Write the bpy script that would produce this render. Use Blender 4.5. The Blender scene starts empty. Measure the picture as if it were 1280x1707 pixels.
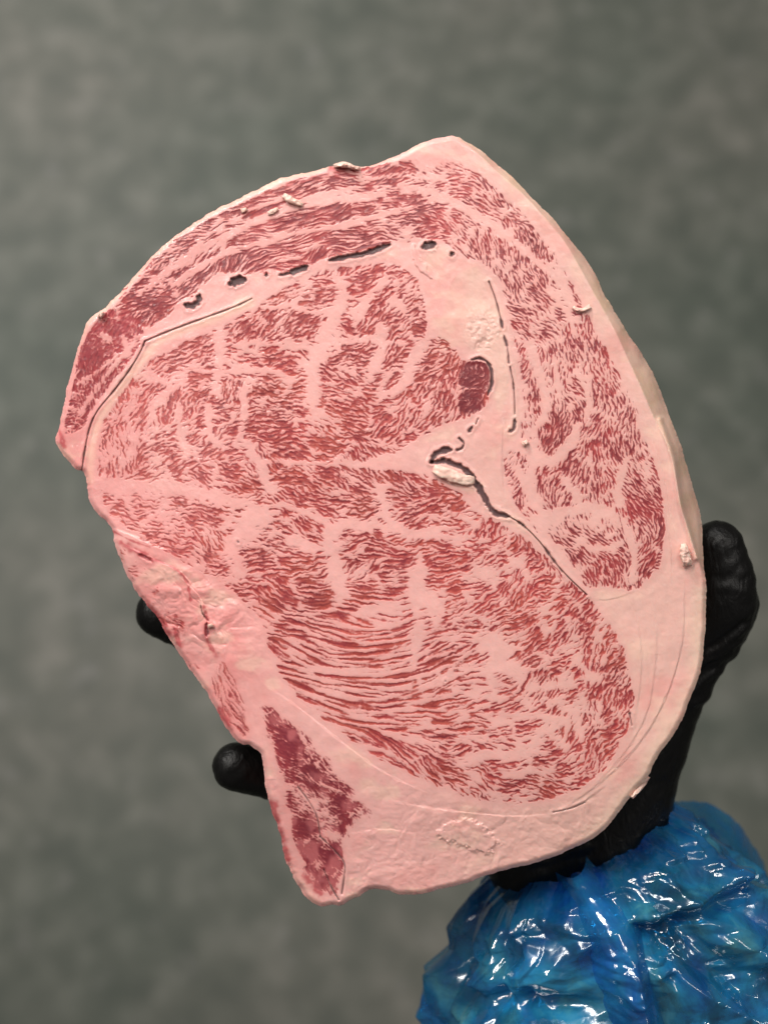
import bpy, bmesh, math, random
import numpy as np
from mathutils import Vector, Matrix

random.seed(7)
rng = np.random.default_rng(11)
sc = bpy.context.scene
COL = sc.collection

# ------------------------------------------------------------------ camera
D = 0.44                         # camera to cut face (m)
VFOV = math.radians(46.0)
S = 2 * D * math.tan(VFOV / 2) / 1707.0     # metres on the cut face per photo pixel
TILT = math.radians(75.0)        # camera looks this far below the horizon
RIGHT = Vector((1, 0, 0))
FWD = Vector((0, math.cos(TILT), -math.sin(TILT)))
UP = RIGHT.cross(FWD)
CAM = Vector((0, 0, 1.62))
cam = bpy.data.cameras.new("camera")
cam.sensor_fit = 'VERTICAL'; cam.sensor_height = 24.0
cam.lens = 12.0 / math.tan(VFOV / 2)
cam.clip_start = 0.01; cam.clip_end = 100
cam.dof.use_dof = True
cam.dof.focus_distance = D + 0.002
cam.dof.aperture_fstop = 3.3
co = bpy.data.objects.new("camera", cam); COL.objects.link(co)
R3 = Matrix((RIGHT, UP, -FWD)).transposed()
co.matrix_world = Matrix.Translation(CAM) @ R3.to_4x4()
sc.camera = co
HOLD = Matrix.Translation(CAM + FWD * D) @ R3.to_4x4()   # frame of the held steak: x right, y up along the face, z out of the cut face

# ------------------------------------------------------------------ world and lamps
w = bpy.data.worlds.new("World"); sc.world = w; w.use_nodes = True
bg = w.node_tree.nodes["Background"]
bg.inputs[0].default_value = (1.0, 0.97, 0.93, 1); bg.inputs[1].default_value = 0.10

def area(name, loc, target, sx, sy, power, col):
    l = bpy.data.lights.new(name, 'AREA'); l.shape = 'RECTANGLE'; l.size = sx; l.size_y = sy
    l.energy = power; l.color = col
    o = bpy.data.objects.new(name, l); COL.objects.link(o)
    d = Vector(target) - Vector(loc)
    o.matrix_world = Matrix.Translation(loc) @ d.to_track_quat('-Z', 'Y').to_matrix().to_4x4()
    return o
area("ceiling_lamp_far", (-1.1, 1.9, 2.6), (-0.7, 1.5, 0.0), 1.2, 0.15, 64, (1.0, 0.98, 0.94))
area("added_steak_light", (-0.55, 0.42, 2.10), (0.0, 0.12, 1.2), 0.6, 0.06, 7.6, (1.0, 0.95, 0.89))  # added unseen light, kept low to brighten the steak more than the floor
area("added_steak_light", (0.15, 0.50, 2.10), (0.0, 0.12, 1.2), 0.6, 0.06, 4.0, (1.0, 0.95, 0.89))  # second added light over the steak, also unseen
area("added_glint_light", (1.25, 0.3, 2.5), (0.1, 0.15, 1.2), 0.6, 0.08, 5.0, (1.0, 0.96, 0.91))  # unseen light added for glints on the sleeve film and thumb
sc.view_settings.view_transform = 'Standard'
sc.view_settings.look = 'None'
sc.view_settings.exposure = 0.0
sc.view_settings.gamma = 1.0

# ------------------------------------------------------------------ helpers
def lin(r, g, b):
    f = lambda c: (c / 255 / 12.92) if c / 255 <= 0.04045 else ((c / 255 + 0.055) / 1.055) ** 2.4
    return np.array((f(r), f(g), f(b)))

def P(px, py, z):
    """point of the hold frame at height z over the cut face, laid out in photo pixels"""
    k = S * (D - z) / D
    return (px - 640.0) * k, (853.5 - py) * k

def P3(px, py, z):
    x, y = P(px, py, z)
    return Vector((x, y, z))

def thing(name, label, cat, base, group=None):
    o = bpy.data.objects.new(name, None); COL.objects.link(o)
    o.empty_display_size = 0.02
    o.matrix_world = HOLD @ Matrix.Translation(base)
    o['label'] = label; o['category'] = cat
    if group: o['group'] = group
    return o

def link(name, me, mat=None, parent=None, base=None):
    o = bpy.data.objects.new(name, me); COL.objects.link(o)
    if mat: me.materials.append(mat)
    if parent is not None:
        o.parent = parent
    return o

def mesh_np(name, verts, quads=None, tris=None):
    me = bpy.data.meshes.new(name)
    verts = np.ascontiguousarray(verts, dtype=np.float32)
    faces, sizes = [], []
    if quads is not None and len(quads):
        faces.append(np.asarray(quads, dtype=np.int32).ravel()); sizes.append(np.full(len(quads), 4, np.int32))
    if tris is not None and len(tris):
        faces.append(np.asarray(tris, dtype=np.int32).ravel()); sizes.append(np.full(len(tris), 3, np.int32))
    li = np.concatenate(faces); sz = np.concatenate(sizes)
    me.vertices.add(len(verts)); me.vertices.foreach_set("co", verts.ravel())
    me.loops.add(len(li)); me.loops.foreach_set("vertex_index", li)
    me.polygons.add(len(sz))
    st = np.concatenate(([0], np.cumsum(sz)[:-1])).astype(np.int32)
    me.polygons.foreach_set("loop_start", st)
    me.update(calc_edges=True); me.validate()
    me.polygons.foreach_set("use_smooth", np.ones(len(me.polygons), dtype=bool))
    return me

# value noise on arbitrary coordinates
_tabs = {}
def vn(x, y, seed=0):
    if seed not in _tabs:
        _tabs[seed] = np.random.default_rng(1000 + seed).random((256, 256)).astype(np.float32) * 2 - 1
    t = _tabs[seed]
    xi = np.floor(x).astype(np.int64); yi = np.floor(y).astype(np.int64)
    fx = x - xi; fy = y - yi
    fx = fx * fx * fx * (fx * (fx * 6 - 15) + 10); fy = fy * fy * fy * (fy * (fy * 6 - 15) + 10)
    a = t[yi & 255, xi & 255]; b = t[yi & 255, (xi + 1) & 255]
    c = t[(yi + 1) & 255, xi & 255]; d = t[(yi + 1) & 255, (xi + 1) & 255]
    return (a * (1 - fx) + b * fx) * (1 - fy) + (c * (1 - fx) + d * fx) * fy

def fbm(x, y, seed=0, octv=3, gain=0.5):
    s = 0; a = 1; n = 0
    for k in range(octv):
        s = s + a * vn(x * 2 ** k + 17.3 * k, y * 2 ** k + 5.1 * k, seed + k); n += a; a *= gain
    return s / n

def sstep(a, b, x):
    t = np.clip((x - a) / (b - a), 0, 1)
    return t * t * (3 - 2 * t)

# ------------------------------------------------------------------ node helpers
def new_mat(name):
    m = bpy.data.materials.new(name); m.use_nodes = True
    nt = m.node_tree; nt.nodes.clear()
    out = nt.nodes.new("ShaderNodeOutputMaterial")
    return m, nt, out

def N(nt, typ, **kw):
    n = nt.nodes.new(typ)
    for k, v in kw.items():
        if k.startswith("i_"):
            n.inputs[k[2:].replace("_", " ")].default_value = v
        else:
            setattr(n, k, v)
    return n

# ------------------------------------------------------------------ the floor
def build_floor():
    m, nt, out = new_mat("worn_concrete")
    L = nt.links.new
    tc = N(nt, "ShaderNodeTexCoord")
    def noise(scale, detail, rough, dist=0.0):
        n = N(nt, "ShaderNodeTexNoise"); n.inputs["Scale"].default_value = scale
        n.inputs["Detail"].default_value = detail; n.inputs["Roughness"].default_value = rough
        n.inputs["Distortion"].default_value = dist
        L(tc.outputs["Object"], n.inputs["Vector"]); return n
    def ramp(src, stops):
        r = N(nt, "ShaderNodeValToRGB"); e = r.color_ramp.elements
        e[0].position, e[0].color = stops[0][0], (*stops[0][1], 1)
        e[1].position, e[1].color = stops[-1][0], (*stops[-1][1], 1)
        for p, c in stops[1:-1]:
            q = e.new(p); q.color = (*c, 1)
        L(src, r.inputs[0]); return r
    a = noise(19, 4, 0.5, 0.2); b = noise(2.2, 3, 0.5); c = noise(21, 3, 0.5)
    base = ramp(a.outputs["Fac"], [(0.30, (0.090, 0.099, 0.087)), (0.5, (0.121, 0.127, 0.112)), (0.70, (0.176, 0.177, 0.161))])
    warm = ramp(b.outputs["Fac"], [(0.35, (0.80, 0.87, 0.80)), (0.65, (1.17, 1.12, 1.07))])
    mul = N(nt, "ShaderNodeMix", data_type='RGBA', blend_type='MULTIPLY'); mul.inputs[0].default_value = 1
    L(base.outputs[0], mul.inputs[6]); L(warm.outputs[0], mul.inputs[7])
    pale = ramp(c.outputs["Fac"], [(0.60, (0, 0, 0)), (0.78, (1, 1, 1))])
    mx = N(nt, "ShaderNodeMix", data_type='RGBA')
    f = N(nt, "ShaderNodeMath", operation='MULTIPLY'); f.inputs[1].default_value = 0.55
    L(pale.outputs[0], f.inputs[0]); L(f.outputs[0], mx.inputs[0])
    L(mul.outputs[2], mx.inputs[6]); mx.inputs[7].default_value = (0.27, 0.258, 0.242, 1)
    p = N(nt, "ShaderNodeBsdfPrincipled"); p.inputs["Roughness"].default_value = 0.62
    L(mx.outputs[2], p.inputs["Base Color"])
    bm_ = N(nt, "ShaderNodeBump"); bm_.inputs["Strength"].default_value = 0.3; bm_.inputs["Distance"].default_value = 0.003
    L(c.outputs["Fac"], bm_.inputs["Height"]); L(bm_.outputs[0], p.inputs["Normal"])
    L(p.outputs[0], out.inputs[0])
    n = 24; g = np.linspace(-6, 6, n)
    X, Y = np.meshgrid(g, g)
    V = np.stack([X.ravel(), Y.ravel() + 1.0, 0.0015 * fbm(X.ravel() * 2, Y.ravel() * 2, 90)], 1)
    i = np.arange(n * n).reshape(n, n)
    q = np.stack([i[:-1, :-1], i[:-1, 1:], i[1:, 1:], i[1:, :-1]], -1).reshape(-1, 4)
    o = link("floor", mesh_np("floor", V, q), m)
    o['kind'] = 'structure'
build_floor()

# ------------------------------------------------------------------ the steak: traced outlines, in photo pixels
OUT = [(759,225),(775,236),(789,243),(808,256),(829,276),(849,289),(872,314),(895,338),(925,368),(951,401),(971,424),(990,453),(1004,486),(1020,512),(1042,551),(1064,580),(1082,612),(1098,645),(1108,672),(1117,698),(1129,726),(1137,752),(1148,790),(1160,829),(1168,862),(1171,890),(1171,930),(1176,966),(1177,1005),(1174,1064),(1170,1113),(1158,1146),(1146,1172),(1136,1202),(1116,1235),(1087,1271),(1082,1292),(1050,1328),(1028,1358),(1008,1384),(981,1402),(942,1420),(909,1433),(870,1444),(840,1451),(804,1462),(762,1476),(709,1489),(684,1492),(668,1493),(656,1487),(645,1483),(618,1480),(609,1488),(583,1501),(568,1512),(557,1508),(546,1511),(530,1511),(507,1494),(491,1468),(474,1429),(464,1383),(451,1337),(443,1301),(440,1272),(434,1254),(423,1244),(400,1239),(383,1221),(367,1195),(350,1165),(328,1130),(308,1101),(296,1085),(288,1070),(268,1038),(246,1011),(229,986),(216,962),(208,950),(200,933),(194,915),(189,903),(188,888),(181,872),(160,855),(149,836),(147,820),(144,809),(143,795),(138,786),(129,784),(116,773),(103,754),(94,734),(100,716),(109,668),(119,616),(134,571),(143,543),(148,535),(162,523),(175,515),(188,500),(211,477),(234,452),(257,426),(277,407),(323,370),(356,351),(395,334),(444,308),(480,295),(519,288),(546,279),(575,271),(591,277),(611,278),(644,267),(677,252),(703,238),(729,229)]
RIM_IN = [(759,227),(795,254),(824,283),(850,305),(879,330),(916,373),(942,403),(976,464),(996,500),(1022,545),(1052,611),(1070,650),(1086,690),(1106,728),(1118,760),(1126,797),(1133,843),(1146,885),(1161,931),(1176,966)]
EYE = [(160,785),(163,720),(188,670),(222,622),(268,588),(320,563),(370,542),(430,508),(480,473),(540,448),(600,437),(660,437),(692,453),(706,490),(716,530),(712,562),(735,560),(760,575),(772,600),(800,606),(822,640),(806,690),(765,702),(725,715),(690,742),(640,764),(590,772),(560,775),(600,778),(680,784),(715,792),(750,812),(775,826),(800,858),(850,878),(885,905),(930,945),(985,998),(1020,1040),(1045,1090),(1057,1150),(1052,1200),(1035,1250),(1000,1295),(950,1325),(890,1343),(820,1343),(760,1325),(700,1302),(640,1272),(590,1242),(545,1207),(505,1172),(470,1137),(450,1090),(440,1045),(405,1000),(350,962),(300,935),(245,908),(205,880),(172,850)]
NOD = [(768,612),(785,600),(805,600),(818,615),(818,640),(806,658),(808,685),(792,690),(772,690),(760,676),(772,655),(764,635)]
CAP = [(690,270),(735,262),(780,275),(815,300),(860,342),(905,395),(945,450),(968,500),(992,545),(1020,600),(1050,655),(1068,695),(1062,708),(1085,750),(1100,800),(1110,860),(1106,940),(1084,965),(1058,990),(1010,978),(975,985),(945,945),(900,895),(858,850),(842,800),(835,760),(850,745),(862,735),(872,680),(862,610),(850,540),(832,470),(806,440),(772,432),(740,402),(700,402),(672,380),(664,330)]
TOP = [(190,508),(257,432),(325,380),(400,342),(480,308),(546,288),(600,286),(660,272),(690,268),(700,330),(690,402),(655,400),(600,418),(545,425),(515,442),(480,450),(440,455),(400,452),(362,452),(340,470),(330,482),(300,500),(272,528),(246,548),(215,530)]
EDGE = [(140,560),(160,530),(190,505),(220,525),(248,552),(238,578),(218,607),(190,640),(160,680),(140,720),(104,735),(106,700),(118,640),(128,595)]
TAIL = [(430,1168),(462,1180),(500,1205),(545,1255),(590,1310),(628,1355),(630,1378),(600,1370),(580,1390),(582,1420),(575,1460),(566,1500),(540,1500),(510,1470),(490,1420),(476,1370),(470,1310),(452,1260),(440,1215)]
SIDEM = [(365,1095),(392,1110),(405,1150),(425,1230),(400,1236),(375,1205),(352,1160),(345,1120)]

ST = 1.1
gx = np.arange(78, 1194, ST, dtype=np.float64); gy = np.arange(210, 1528, ST, dtype=np.float64)
GX, GY = np.meshgrid(gx, gy)
NY, NX = GX.shape

def chaikin(p, n=2, closed=True):
    p = np.array(p, float)
    for _ in range(n):
        if closed:
            q = np.roll(p, -1, 0)
            p = np.stack([p * .75 + q * .25, p * .25 + q * .75], 1).reshape(-1, 2)
        else:
            a, b = p[:-1], p[1:]
            m = np.stack([a * .75 + b * .25, a * .25 + b * .75], 1).reshape(-1, 2)
            p = np.vstack([p[:1], m, p[-1:]])
    return p

def seg_dist(X, Y, pts, closed):
    """distance to a polyline, nearest param and side"""
    pts = np.asarray(pts, float)
    n = len(pts)
    best = np.full(X.shape, 1e9); par = np.zeros(X.shape); side = np.zeros(X.shape)
    lens = 0.0
    rngi = range(n if closed else n - 1)
    for i in rngi:
        a = pts[i]; b = pts[(i + 1) % n]
        d = b - a; l2 = d @ d
        if l2 < 1e-9: continue
        dx = X - a[0]; dy = Y - a[1]
        t = np.clip((dx * d[0] + dy * d[1]) / l2, 0, 1)
        r = (dx - t * d[0]) ** 2 + (dy - t * d[1]) ** 2
        m = r < best
        best = np.where(m, r, best)
        par = np.where(m, lens + t * math.sqrt(l2), par)
        side = np.where(m, d[0] * dy - d[1] * dx, side)
        lens += math.sqrt(l2)
    return np.sqrt(best), par / max(lens, 1e-9), np.sign(side)

def inside(X, Y, pts):
    pts = np.asarray(pts, float); r = np.zeros(X.shape, bool)
    n = len(pts)
    for i in range(n):
        x0, y0 = pts[i]; x1, y1 = pts[(i + 1) % n]
        if y0 == y1: continue
        c = ((y0 > Y) != (y1 > Y)) & (X < (x1 - x0) * (Y - y0) / (y1 - y0) + x0)
        r ^= c
    return r

def up(A, cx, cy):
    """bilinear lookup of a coarse array whose cell coordinates are cx, cy"""
    cx = np.clip(cx, 0, A.shape[1] - 1.001); cy = np.clip(cy, 0, A.shape[0] - 1.001)
    xi = cx.astype(int); yi = cy.astype(int); fx = cx - xi; fy = cy - yi
    return (A[yi, xi] * (1 - fx) + A[yi, xi + 1] * fx) * (1 - fy) + (A[yi + 1, xi] * (1 - fx) + A[yi + 1, xi + 1] * fx) * fy

CS = 4.5
cgx = np.arange(78, 1200, CS); cgy = np.arange(210, 1534, CS)
CX, CY = np.meshgrid(cgx, cgy)
UX = (GX - 78) / CS; UY = (GY - 210) / CS

def sdf(pts, smooth=1):
    """positive inside, in pixels, on the full grid (computed coarse)"""
    p = chaikin(pts, smooth)
    d, _, _ = seg_dist(CX, CY, p, True)
    return up(np.where(inside(CX, CY, p), d, -d), UX, UY)

def near(pts, pad, closed=False, n=1):
    """distance, param and side of a polyline near it; far away = 1e3"""
    p = chaikin(pts, n, closed) if len(pts) > 2 else np.array(pts, float)
    x0, y0 = p.min(0) - pad; x1, y1 = p.max(0) + pad
    i0 = max(0, int((x0 - 78) / ST)); i1 = min(NX, int((x1 - 78) / ST) + 2)
    j0 = max(0, int((y0 - 210) / ST)); j1 = min(NY, int((y1 - 210) / ST) + 2)
    sl = (slice(j0, j1), slice(i0, i1))
    d, t, s = seg_dist(GX[sl], GY[sl], p, closed)
    return sl, d, t, s

def gblur(A, sig):
    fy = np.fft.fftfreq(A.shape[0])[:, None]; fx = np.fft.rfftfreq(A.shape[1])[None]
    k = np.exp(-2 * (math.pi * sig) ** 2 * (fx * fx + fy * fy))
    return np.fft.irfft2(np.fft.rfft2(A) * k, s=A.shape)

# wobble for edges
WX = 3.0 * fbm(GX / 22, GY / 22, 3, 3); WY = 3.0 * fbm(GX / 22, GY / 22, 7, 3)
OUTS = chaikin(OUT, 1)
# a fine ragged outline
def ragged(p):
    segs = np.roll(p, -1, 0) - p; ln = np.hypot(*segs.T); t = np.concatenate([[0], np.cumsum(ln)])
    q = np.vstack([p, p[:1]]); s = np.arange(0, t[-1], 1.6)
    x = np.interp(s, t, q[:, 0]); y = np.interp(s, t, q[:, 1])
    tx = np.gradient(x); ty = np.gradient(y); l = np.hypot(tx, ty) + 1e-9
    left = sstep(760, 420, x)                    # torn, uneven on the trimmed side
    a = (1.3 + 2.2 * left) * fbm(s / 26, s * 0, 31, 3) + 0.8 * fbm(s / 6, s * 0, 36, 2)
    return np.stack([x + ty / l * a, y - tx / l * a], 1)
OUTR = ragged(OUTS)
d, _, _ = seg_dist(CX, CY, OUTR[::3], True)
SD = up(np.where(inside(CX, CY, OUTR), d, -d), UX, UY)

sd_eye = sdf(EYE); sd_nod = sdf(NOD); sd_cap = sdf(CAP); sd_top = sdf(TOP); sd_edge = sdf(EDGE); sd_tail = sdf(TAIL); sd_side = sdf(SIDEM)

# ------------------------------------------------------------------ muscle fibre directions (degrees, up-right positive)
DIRS = [(230,680,60),(250,620,45),(320,600,32),(300,700,40),(280,760,-5),(400,600,8),(430,640,20),(480,560,8),(500,500,20),(450,720,-12),(520,740,-22),(600,480,10),(640,500,30),(600,600,-28),(660,560,40),(620,680,-22),(640,730,10),(700,620,30),(700,700,28),(750,650,60),(200,750,80),
(220,840,-10),(300,850,-8),(350,900,-15),(500,830,-18),(600,830,-22),(560,870,10),(700,800,-20),(740,840,10),(800,880,40),(620,930,15),(500,950,2),(420,960,-12),(560,1010,5),(480,1060,-8),(560,1070,-6),(650,1080,6),(500,1120,-14),(600,1150,-9),(700,1130,12),(560,1200,-24),(650,1230,-18),(700,1280,-28),(780,1320,-24),(800,1200,5),(800,1000,32),(850,950,45),(900,1000,48),(950,1050,52),(1000,1100,58),(900,1100,42),(950,1200,32),(1000,1250,38),(900,1300,-5),(850,1260,8),(1040,1180,75),(720,1040,18),(760,1090,20),
(650,320,8),(700,300,-2),(760,320,-15),(820,350,-35),(880,400,-45),(700,380,-12),(760,390,-42),(850,470,-60),(930,480,-52),(900,560,-66),(980,560,-60),(880,620,-82),(950,640,-74),(1030,650,-62),(920,720,72),(1000,720,62),(1060,780,-65),(950,820,60),(1000,840,-80),(1070,870,-60),(900,880,-50),(950,930,-45),(1020,910,-45),(1080,930,50),
(620,380,12),(560,340,15),(480,350,22),(400,390,28),(330,430,33),(250,480,38),(480,420,12),(400,430,15),(200,560,45),(160,620,55),(140,680,60),
(470,1200,-50),(530,1270,-50),(490,1380,-60),(600,1350,-45),(530,1440,-65),(380,1150,-65)]
da = np.array(DIRS, float)
c2 = np.zeros(CX.shape); s2 = np.zeros(CX.shape)
for x, y, a in DIRS:
    wgt = 1 / ((CX - x) ** 2 + (CY - y) ** 2 + 500.0) ** 1.6
    c2 += wgt * math.cos(2 * math.radians(a)); s2 += wgt * math.sin(2 * math.radians(a))
TH0 = 0.5 * np.arctan2(s2, c2)

# fascicles: warped, flow-aligned cells
def cells(size, asp, seed, warp):
    r = np.random.default_rng(seed)
    sites = []
    y = 200.0
    k = 0
    while y < 1540:
        x = 60.0 + (size * 0.5 if k % 2 else 0)
        while x < 1220:
            sites.append((x + r.uniform(-.42, .42) * size, y + r.uniform(-.42, .42) * size)); x += size
        y += size * 0.86; k += 1
    sites = np.array(sites)
    wx = CX + warp * fbm(CX / 30, CY / 30, seed + 1, 3); wy = CY + warp * fbm(CX / 30, CY / 30, seed + 5, 3)
    f1 = np.full(CX.shape, 1e9); f2 = f1.copy(); idx = np.zeros(CX.shape, int)
    ct, stn = np.cos(TH0), np.sin(TH0)
    for i, (x, y) in enumerate(sites):
        dx = wx - x; dy = wy - y
        u = (dx * ct - dy * stn) / asp; v = (dx * stn + dy * ct) * asp
        dd = np.hypot(u, v)
        m = dd < f1
        f2 = np.where(m, f1, np.minimum(f2, dd)); idx = np.where(m, i, idx); f1 = np.where(m, dd, f1)
    return f1, f2 - f1, idx, len(sites)
cf1, cedge, cidx, nc = cells(58, 1.22, 50, 16)
df1, dedge, didx, nd = cells(34, 1.35, 70, 10)
rr = np.random.default_rng(5)
jit = rr.normal(0, 0.34, nc)[cidx] * (1 - .9 * np.exp(-(((CX - 590) / 190) ** 2 + ((CY - 1130) / 120) ** 2)))
TH = up(TH0 * 0 + np.cos(2 * (TH0 + jit)), UX, UY), up(np.sin(2 * (TH0 + jit)), UX, UY)
TH = 0.5 * np.arctan2(TH[1], TH[0])
TH = TH + (0.45 - .38 * np.exp(-(((GX - 580) / 180) ** 2 + ((GY - 1120) / 130) ** 2))) * fbm(GX / 26, GY / 26, 61, 2)
edge_c = up(cedge, UX, UY); edge_d = up(dedge, UX, UY)
f1_c = up(cf1, UX, UY); f1_d = up(df1, UX, UY)
cell_r1 = up(rr.normal(0, 1, nc)[cidx], UX, UY)
cell_r2 = up(rr.random(nc)[cidx].astype(float), UX, UY)
cell_d1 = up(rr.normal(0, 1, nd)[didx], UX, UY)
cell_d2 = up(rr.random(nd)[didx].astype(float), UX, UY)

# ------------------------------------------------------------------ line-integral convolution: strands of lean along the fibres
capm = sstep(-4, 4, np.maximum(sd_cap, np.maximum(sd_top, np.maximum(sd_edge, sd_tail))))
white = rng.standard_normal(GX.shape)
def norm(A): return (A - A.mean()) / A.std()
def bandpass(a, b):
    a /= ST; b /= ST
    q = rng.standard_normal(GX.shape); return norm(gblur(q, a) - gblur(q, b))
lz = np.exp(-(((GX - 590) / 190) ** 2 + ((GY - 1135) / 140) ** 2))
base = (bandpass(0.85, 2.1) * (1 - lz) + 1.1 * bandpass(1.4, 3.3) * lz) * (1 - capm) + bandpass(0.68, 1.6) * capm
mid = bandpass(5.0, 13) * (1 - capm) + bandpass(3.6, 9) * capm
fil = bandpass(0.9, 1.8)
# strand half length in px
longz = np.exp(-(((GX - 590) / 190) ** 2 + ((GY - 1135) / 150) ** 2))
HL = (6.5 + 28 * longz) * (1 - capm) + 5.0 * capm
HL = HL + 9 * np.exp(-(((GX - 470) / 130) ** 2 + ((GY - 380) / 80) ** 2))
NS = 12
hx = np.cos(TH); hy = -np.sin(TH)
JX, IX = np.meshgrid(np.arange(NX, dtype=float), np.arange(NY, dtype=float))
acc = base.copy(); acm = mid.copy(); acf = fil.copy()
for sgn in (1, -1):
    px, py = JX.copy(), IX.copy()
    vx, vy = hx * sgn, hy * sgn
    stp = HL / NS / ST
    for k in range(NS):
        px = px + vx * stp; py = py + vy * stp
        xi = np.clip(px + .5, 0, NX - 1).astype(int); yi = np.clip(py + .5, 0, NY - 1).astype(int)
        nx_, ny_ = hx[yi, xi], hy[yi, xi]
        f = np.sign(nx_ * vx + ny_ * vy); f[f == 0] = 1
        vx, vy = nx_ * f, ny_ * f
        wk = 1 - ((k + 1) / (NS + 1)) ** 2
        acc = acc + wk * up(base, px, py); acm = acm + wk * mid[yi, xi]; acf = acf + wk * fil[yi, xi]
def unit(A):
    return A / np.sqrt(gblur(A * A, 25) + 1e-6)
F = unit(acc); MID = unit(gblur(acm, 1.2)); FIL = unit(gblur(acf, .6))
# jagged, flame-like edges
jk = (1 - .6 * capm) * (1 - .65 * longz)
jx = jk * (2.7 * fbm(GX / 10, GY / 10, 21, 2) + 1.7 * fbm(GX / 4.5, GY / 4.5, 23, 2)) / ST
jy = jk * (2.7 * fbm(GX / 10, GY / 10, 25, 2) + 1.7 * fbm(GX / 4.5, GY / 4.5, 27, 2)) / ST
F = up(F, JX + jx, IX + jy)
FIL = up(FIL, JX + jx, IX + jy)
F = 1.05 * F + 0.42 * fbm(GX / 4.0, GY / 4.0, 41, 2) + 0.36 * MID

# ------------------------------------------------------------------ where there is fat: threshold map
T = np.full(GX.shape, 5.0)
wob = 5 * fbm(GX / 16, GY / 16, 45, 3)
def region(sd, t0, feather=6.0, wobk=1.0):
    global T
    k = sstep(-feather, feather, sd + wob * wobk)
    T = T * (1 - k) + t0 * k
low = fbm(GX / 95, GY / 95, 47, 3)
veins_c = 1.5 * np.exp(-(edge_c / (4.0 + 3 * cell_r2)) ** 2)
veins_d = 1.3 * np.exp(-(edge_d / 4.5) ** 2)
lowr = np.exp(-(((GX - 900) / 170) ** 2 + ((GY - 1100) / 190) ** 2))
ring = np.where(cell_r2 > 0.55, 1, 0) * 1.1 * np.exp(-(f1_c / 11.0) ** 2)
eye_t = -0.05 + 0.15 * cell_r1 + veins_c * (1 - 0.6 * longz) + ring * (1 - longz) + .38 * lz + .10 * lowr + 0.32 * low + 0.15 * cell_d1 - 0.42 + (.25 + .75 * lowr) * veins_d * .8
region(sd_eye, eye_t, 5)
cap_t = -0.24 + 0.15 * cell_r1 + 0.45 * veins_c + 0.6 * veins_d + 0.3 * low + 0.18 * cell_d1
region(sd_cap, cap_t, 4, .6)
top_t = -0.85 + 0.3 * cell_r1 + 0.55 * veins_c + 0.5 * low
# fat layers running along the strip
band = np.sin((SD + 6 * low + 5 * fbm(GX / 60, GY / 30, 77, 2)) / 6.2)
top_t = top_t + 0.55 * sstep(0.35, 1.0, band)
region(sd_top + 5, top_t, 4, .7)
wrm = lambda l, w, sd_: np.exp(-(fbm((GX + 9 * fbm(GX / 14, GY / 14, sd_ + 3, 2)) / l, (GY + 9 * fbm(GX / 14, GY / 14, sd_ + 6, 2)) / l, sd_, 2) / w) ** 2)
worms = 1.5 * wrm(26, .07, 500) + 1.0 * wrm(11, .10, 520)
F = F * (1 - .62 * sstep(-4, 4, np.maximum(np.maximum(sd_edge, sd_tail), sd_nod)))
region(sd_edge, -0.75 + 0.5 * low + .8 * worms + .3 * veins_c, 6, .6)
region(sd_tail, -0.62 + 0.6 * low + 1.1 * fbm(GX / 34, GY / 46, 620, 3) + .7 * worms + 0.25 * veins_c, 13, 1.3)
region(sd_side, 0.25 + 0.5 * low, 9, 1.2)
region(sd_nod, -1.1 + 1.6 * wrm(22, .055, 540), 2, .3)

sd_rag = sdf([(188,890),(232,925),(285,1000),(325,1050),(352,1100),(348,1140),(325,1125),(300,1092),(262,1032),(228,984),(205,950)])
region(sd_rag, .55 + 1.5 * fbm(GX / 20, GY / 28, 560, 3), 8, 1.0)
F = F * (1 - .6 * sstep(-6, 4, np.maximum(sd_rag, sd_side)))
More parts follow.
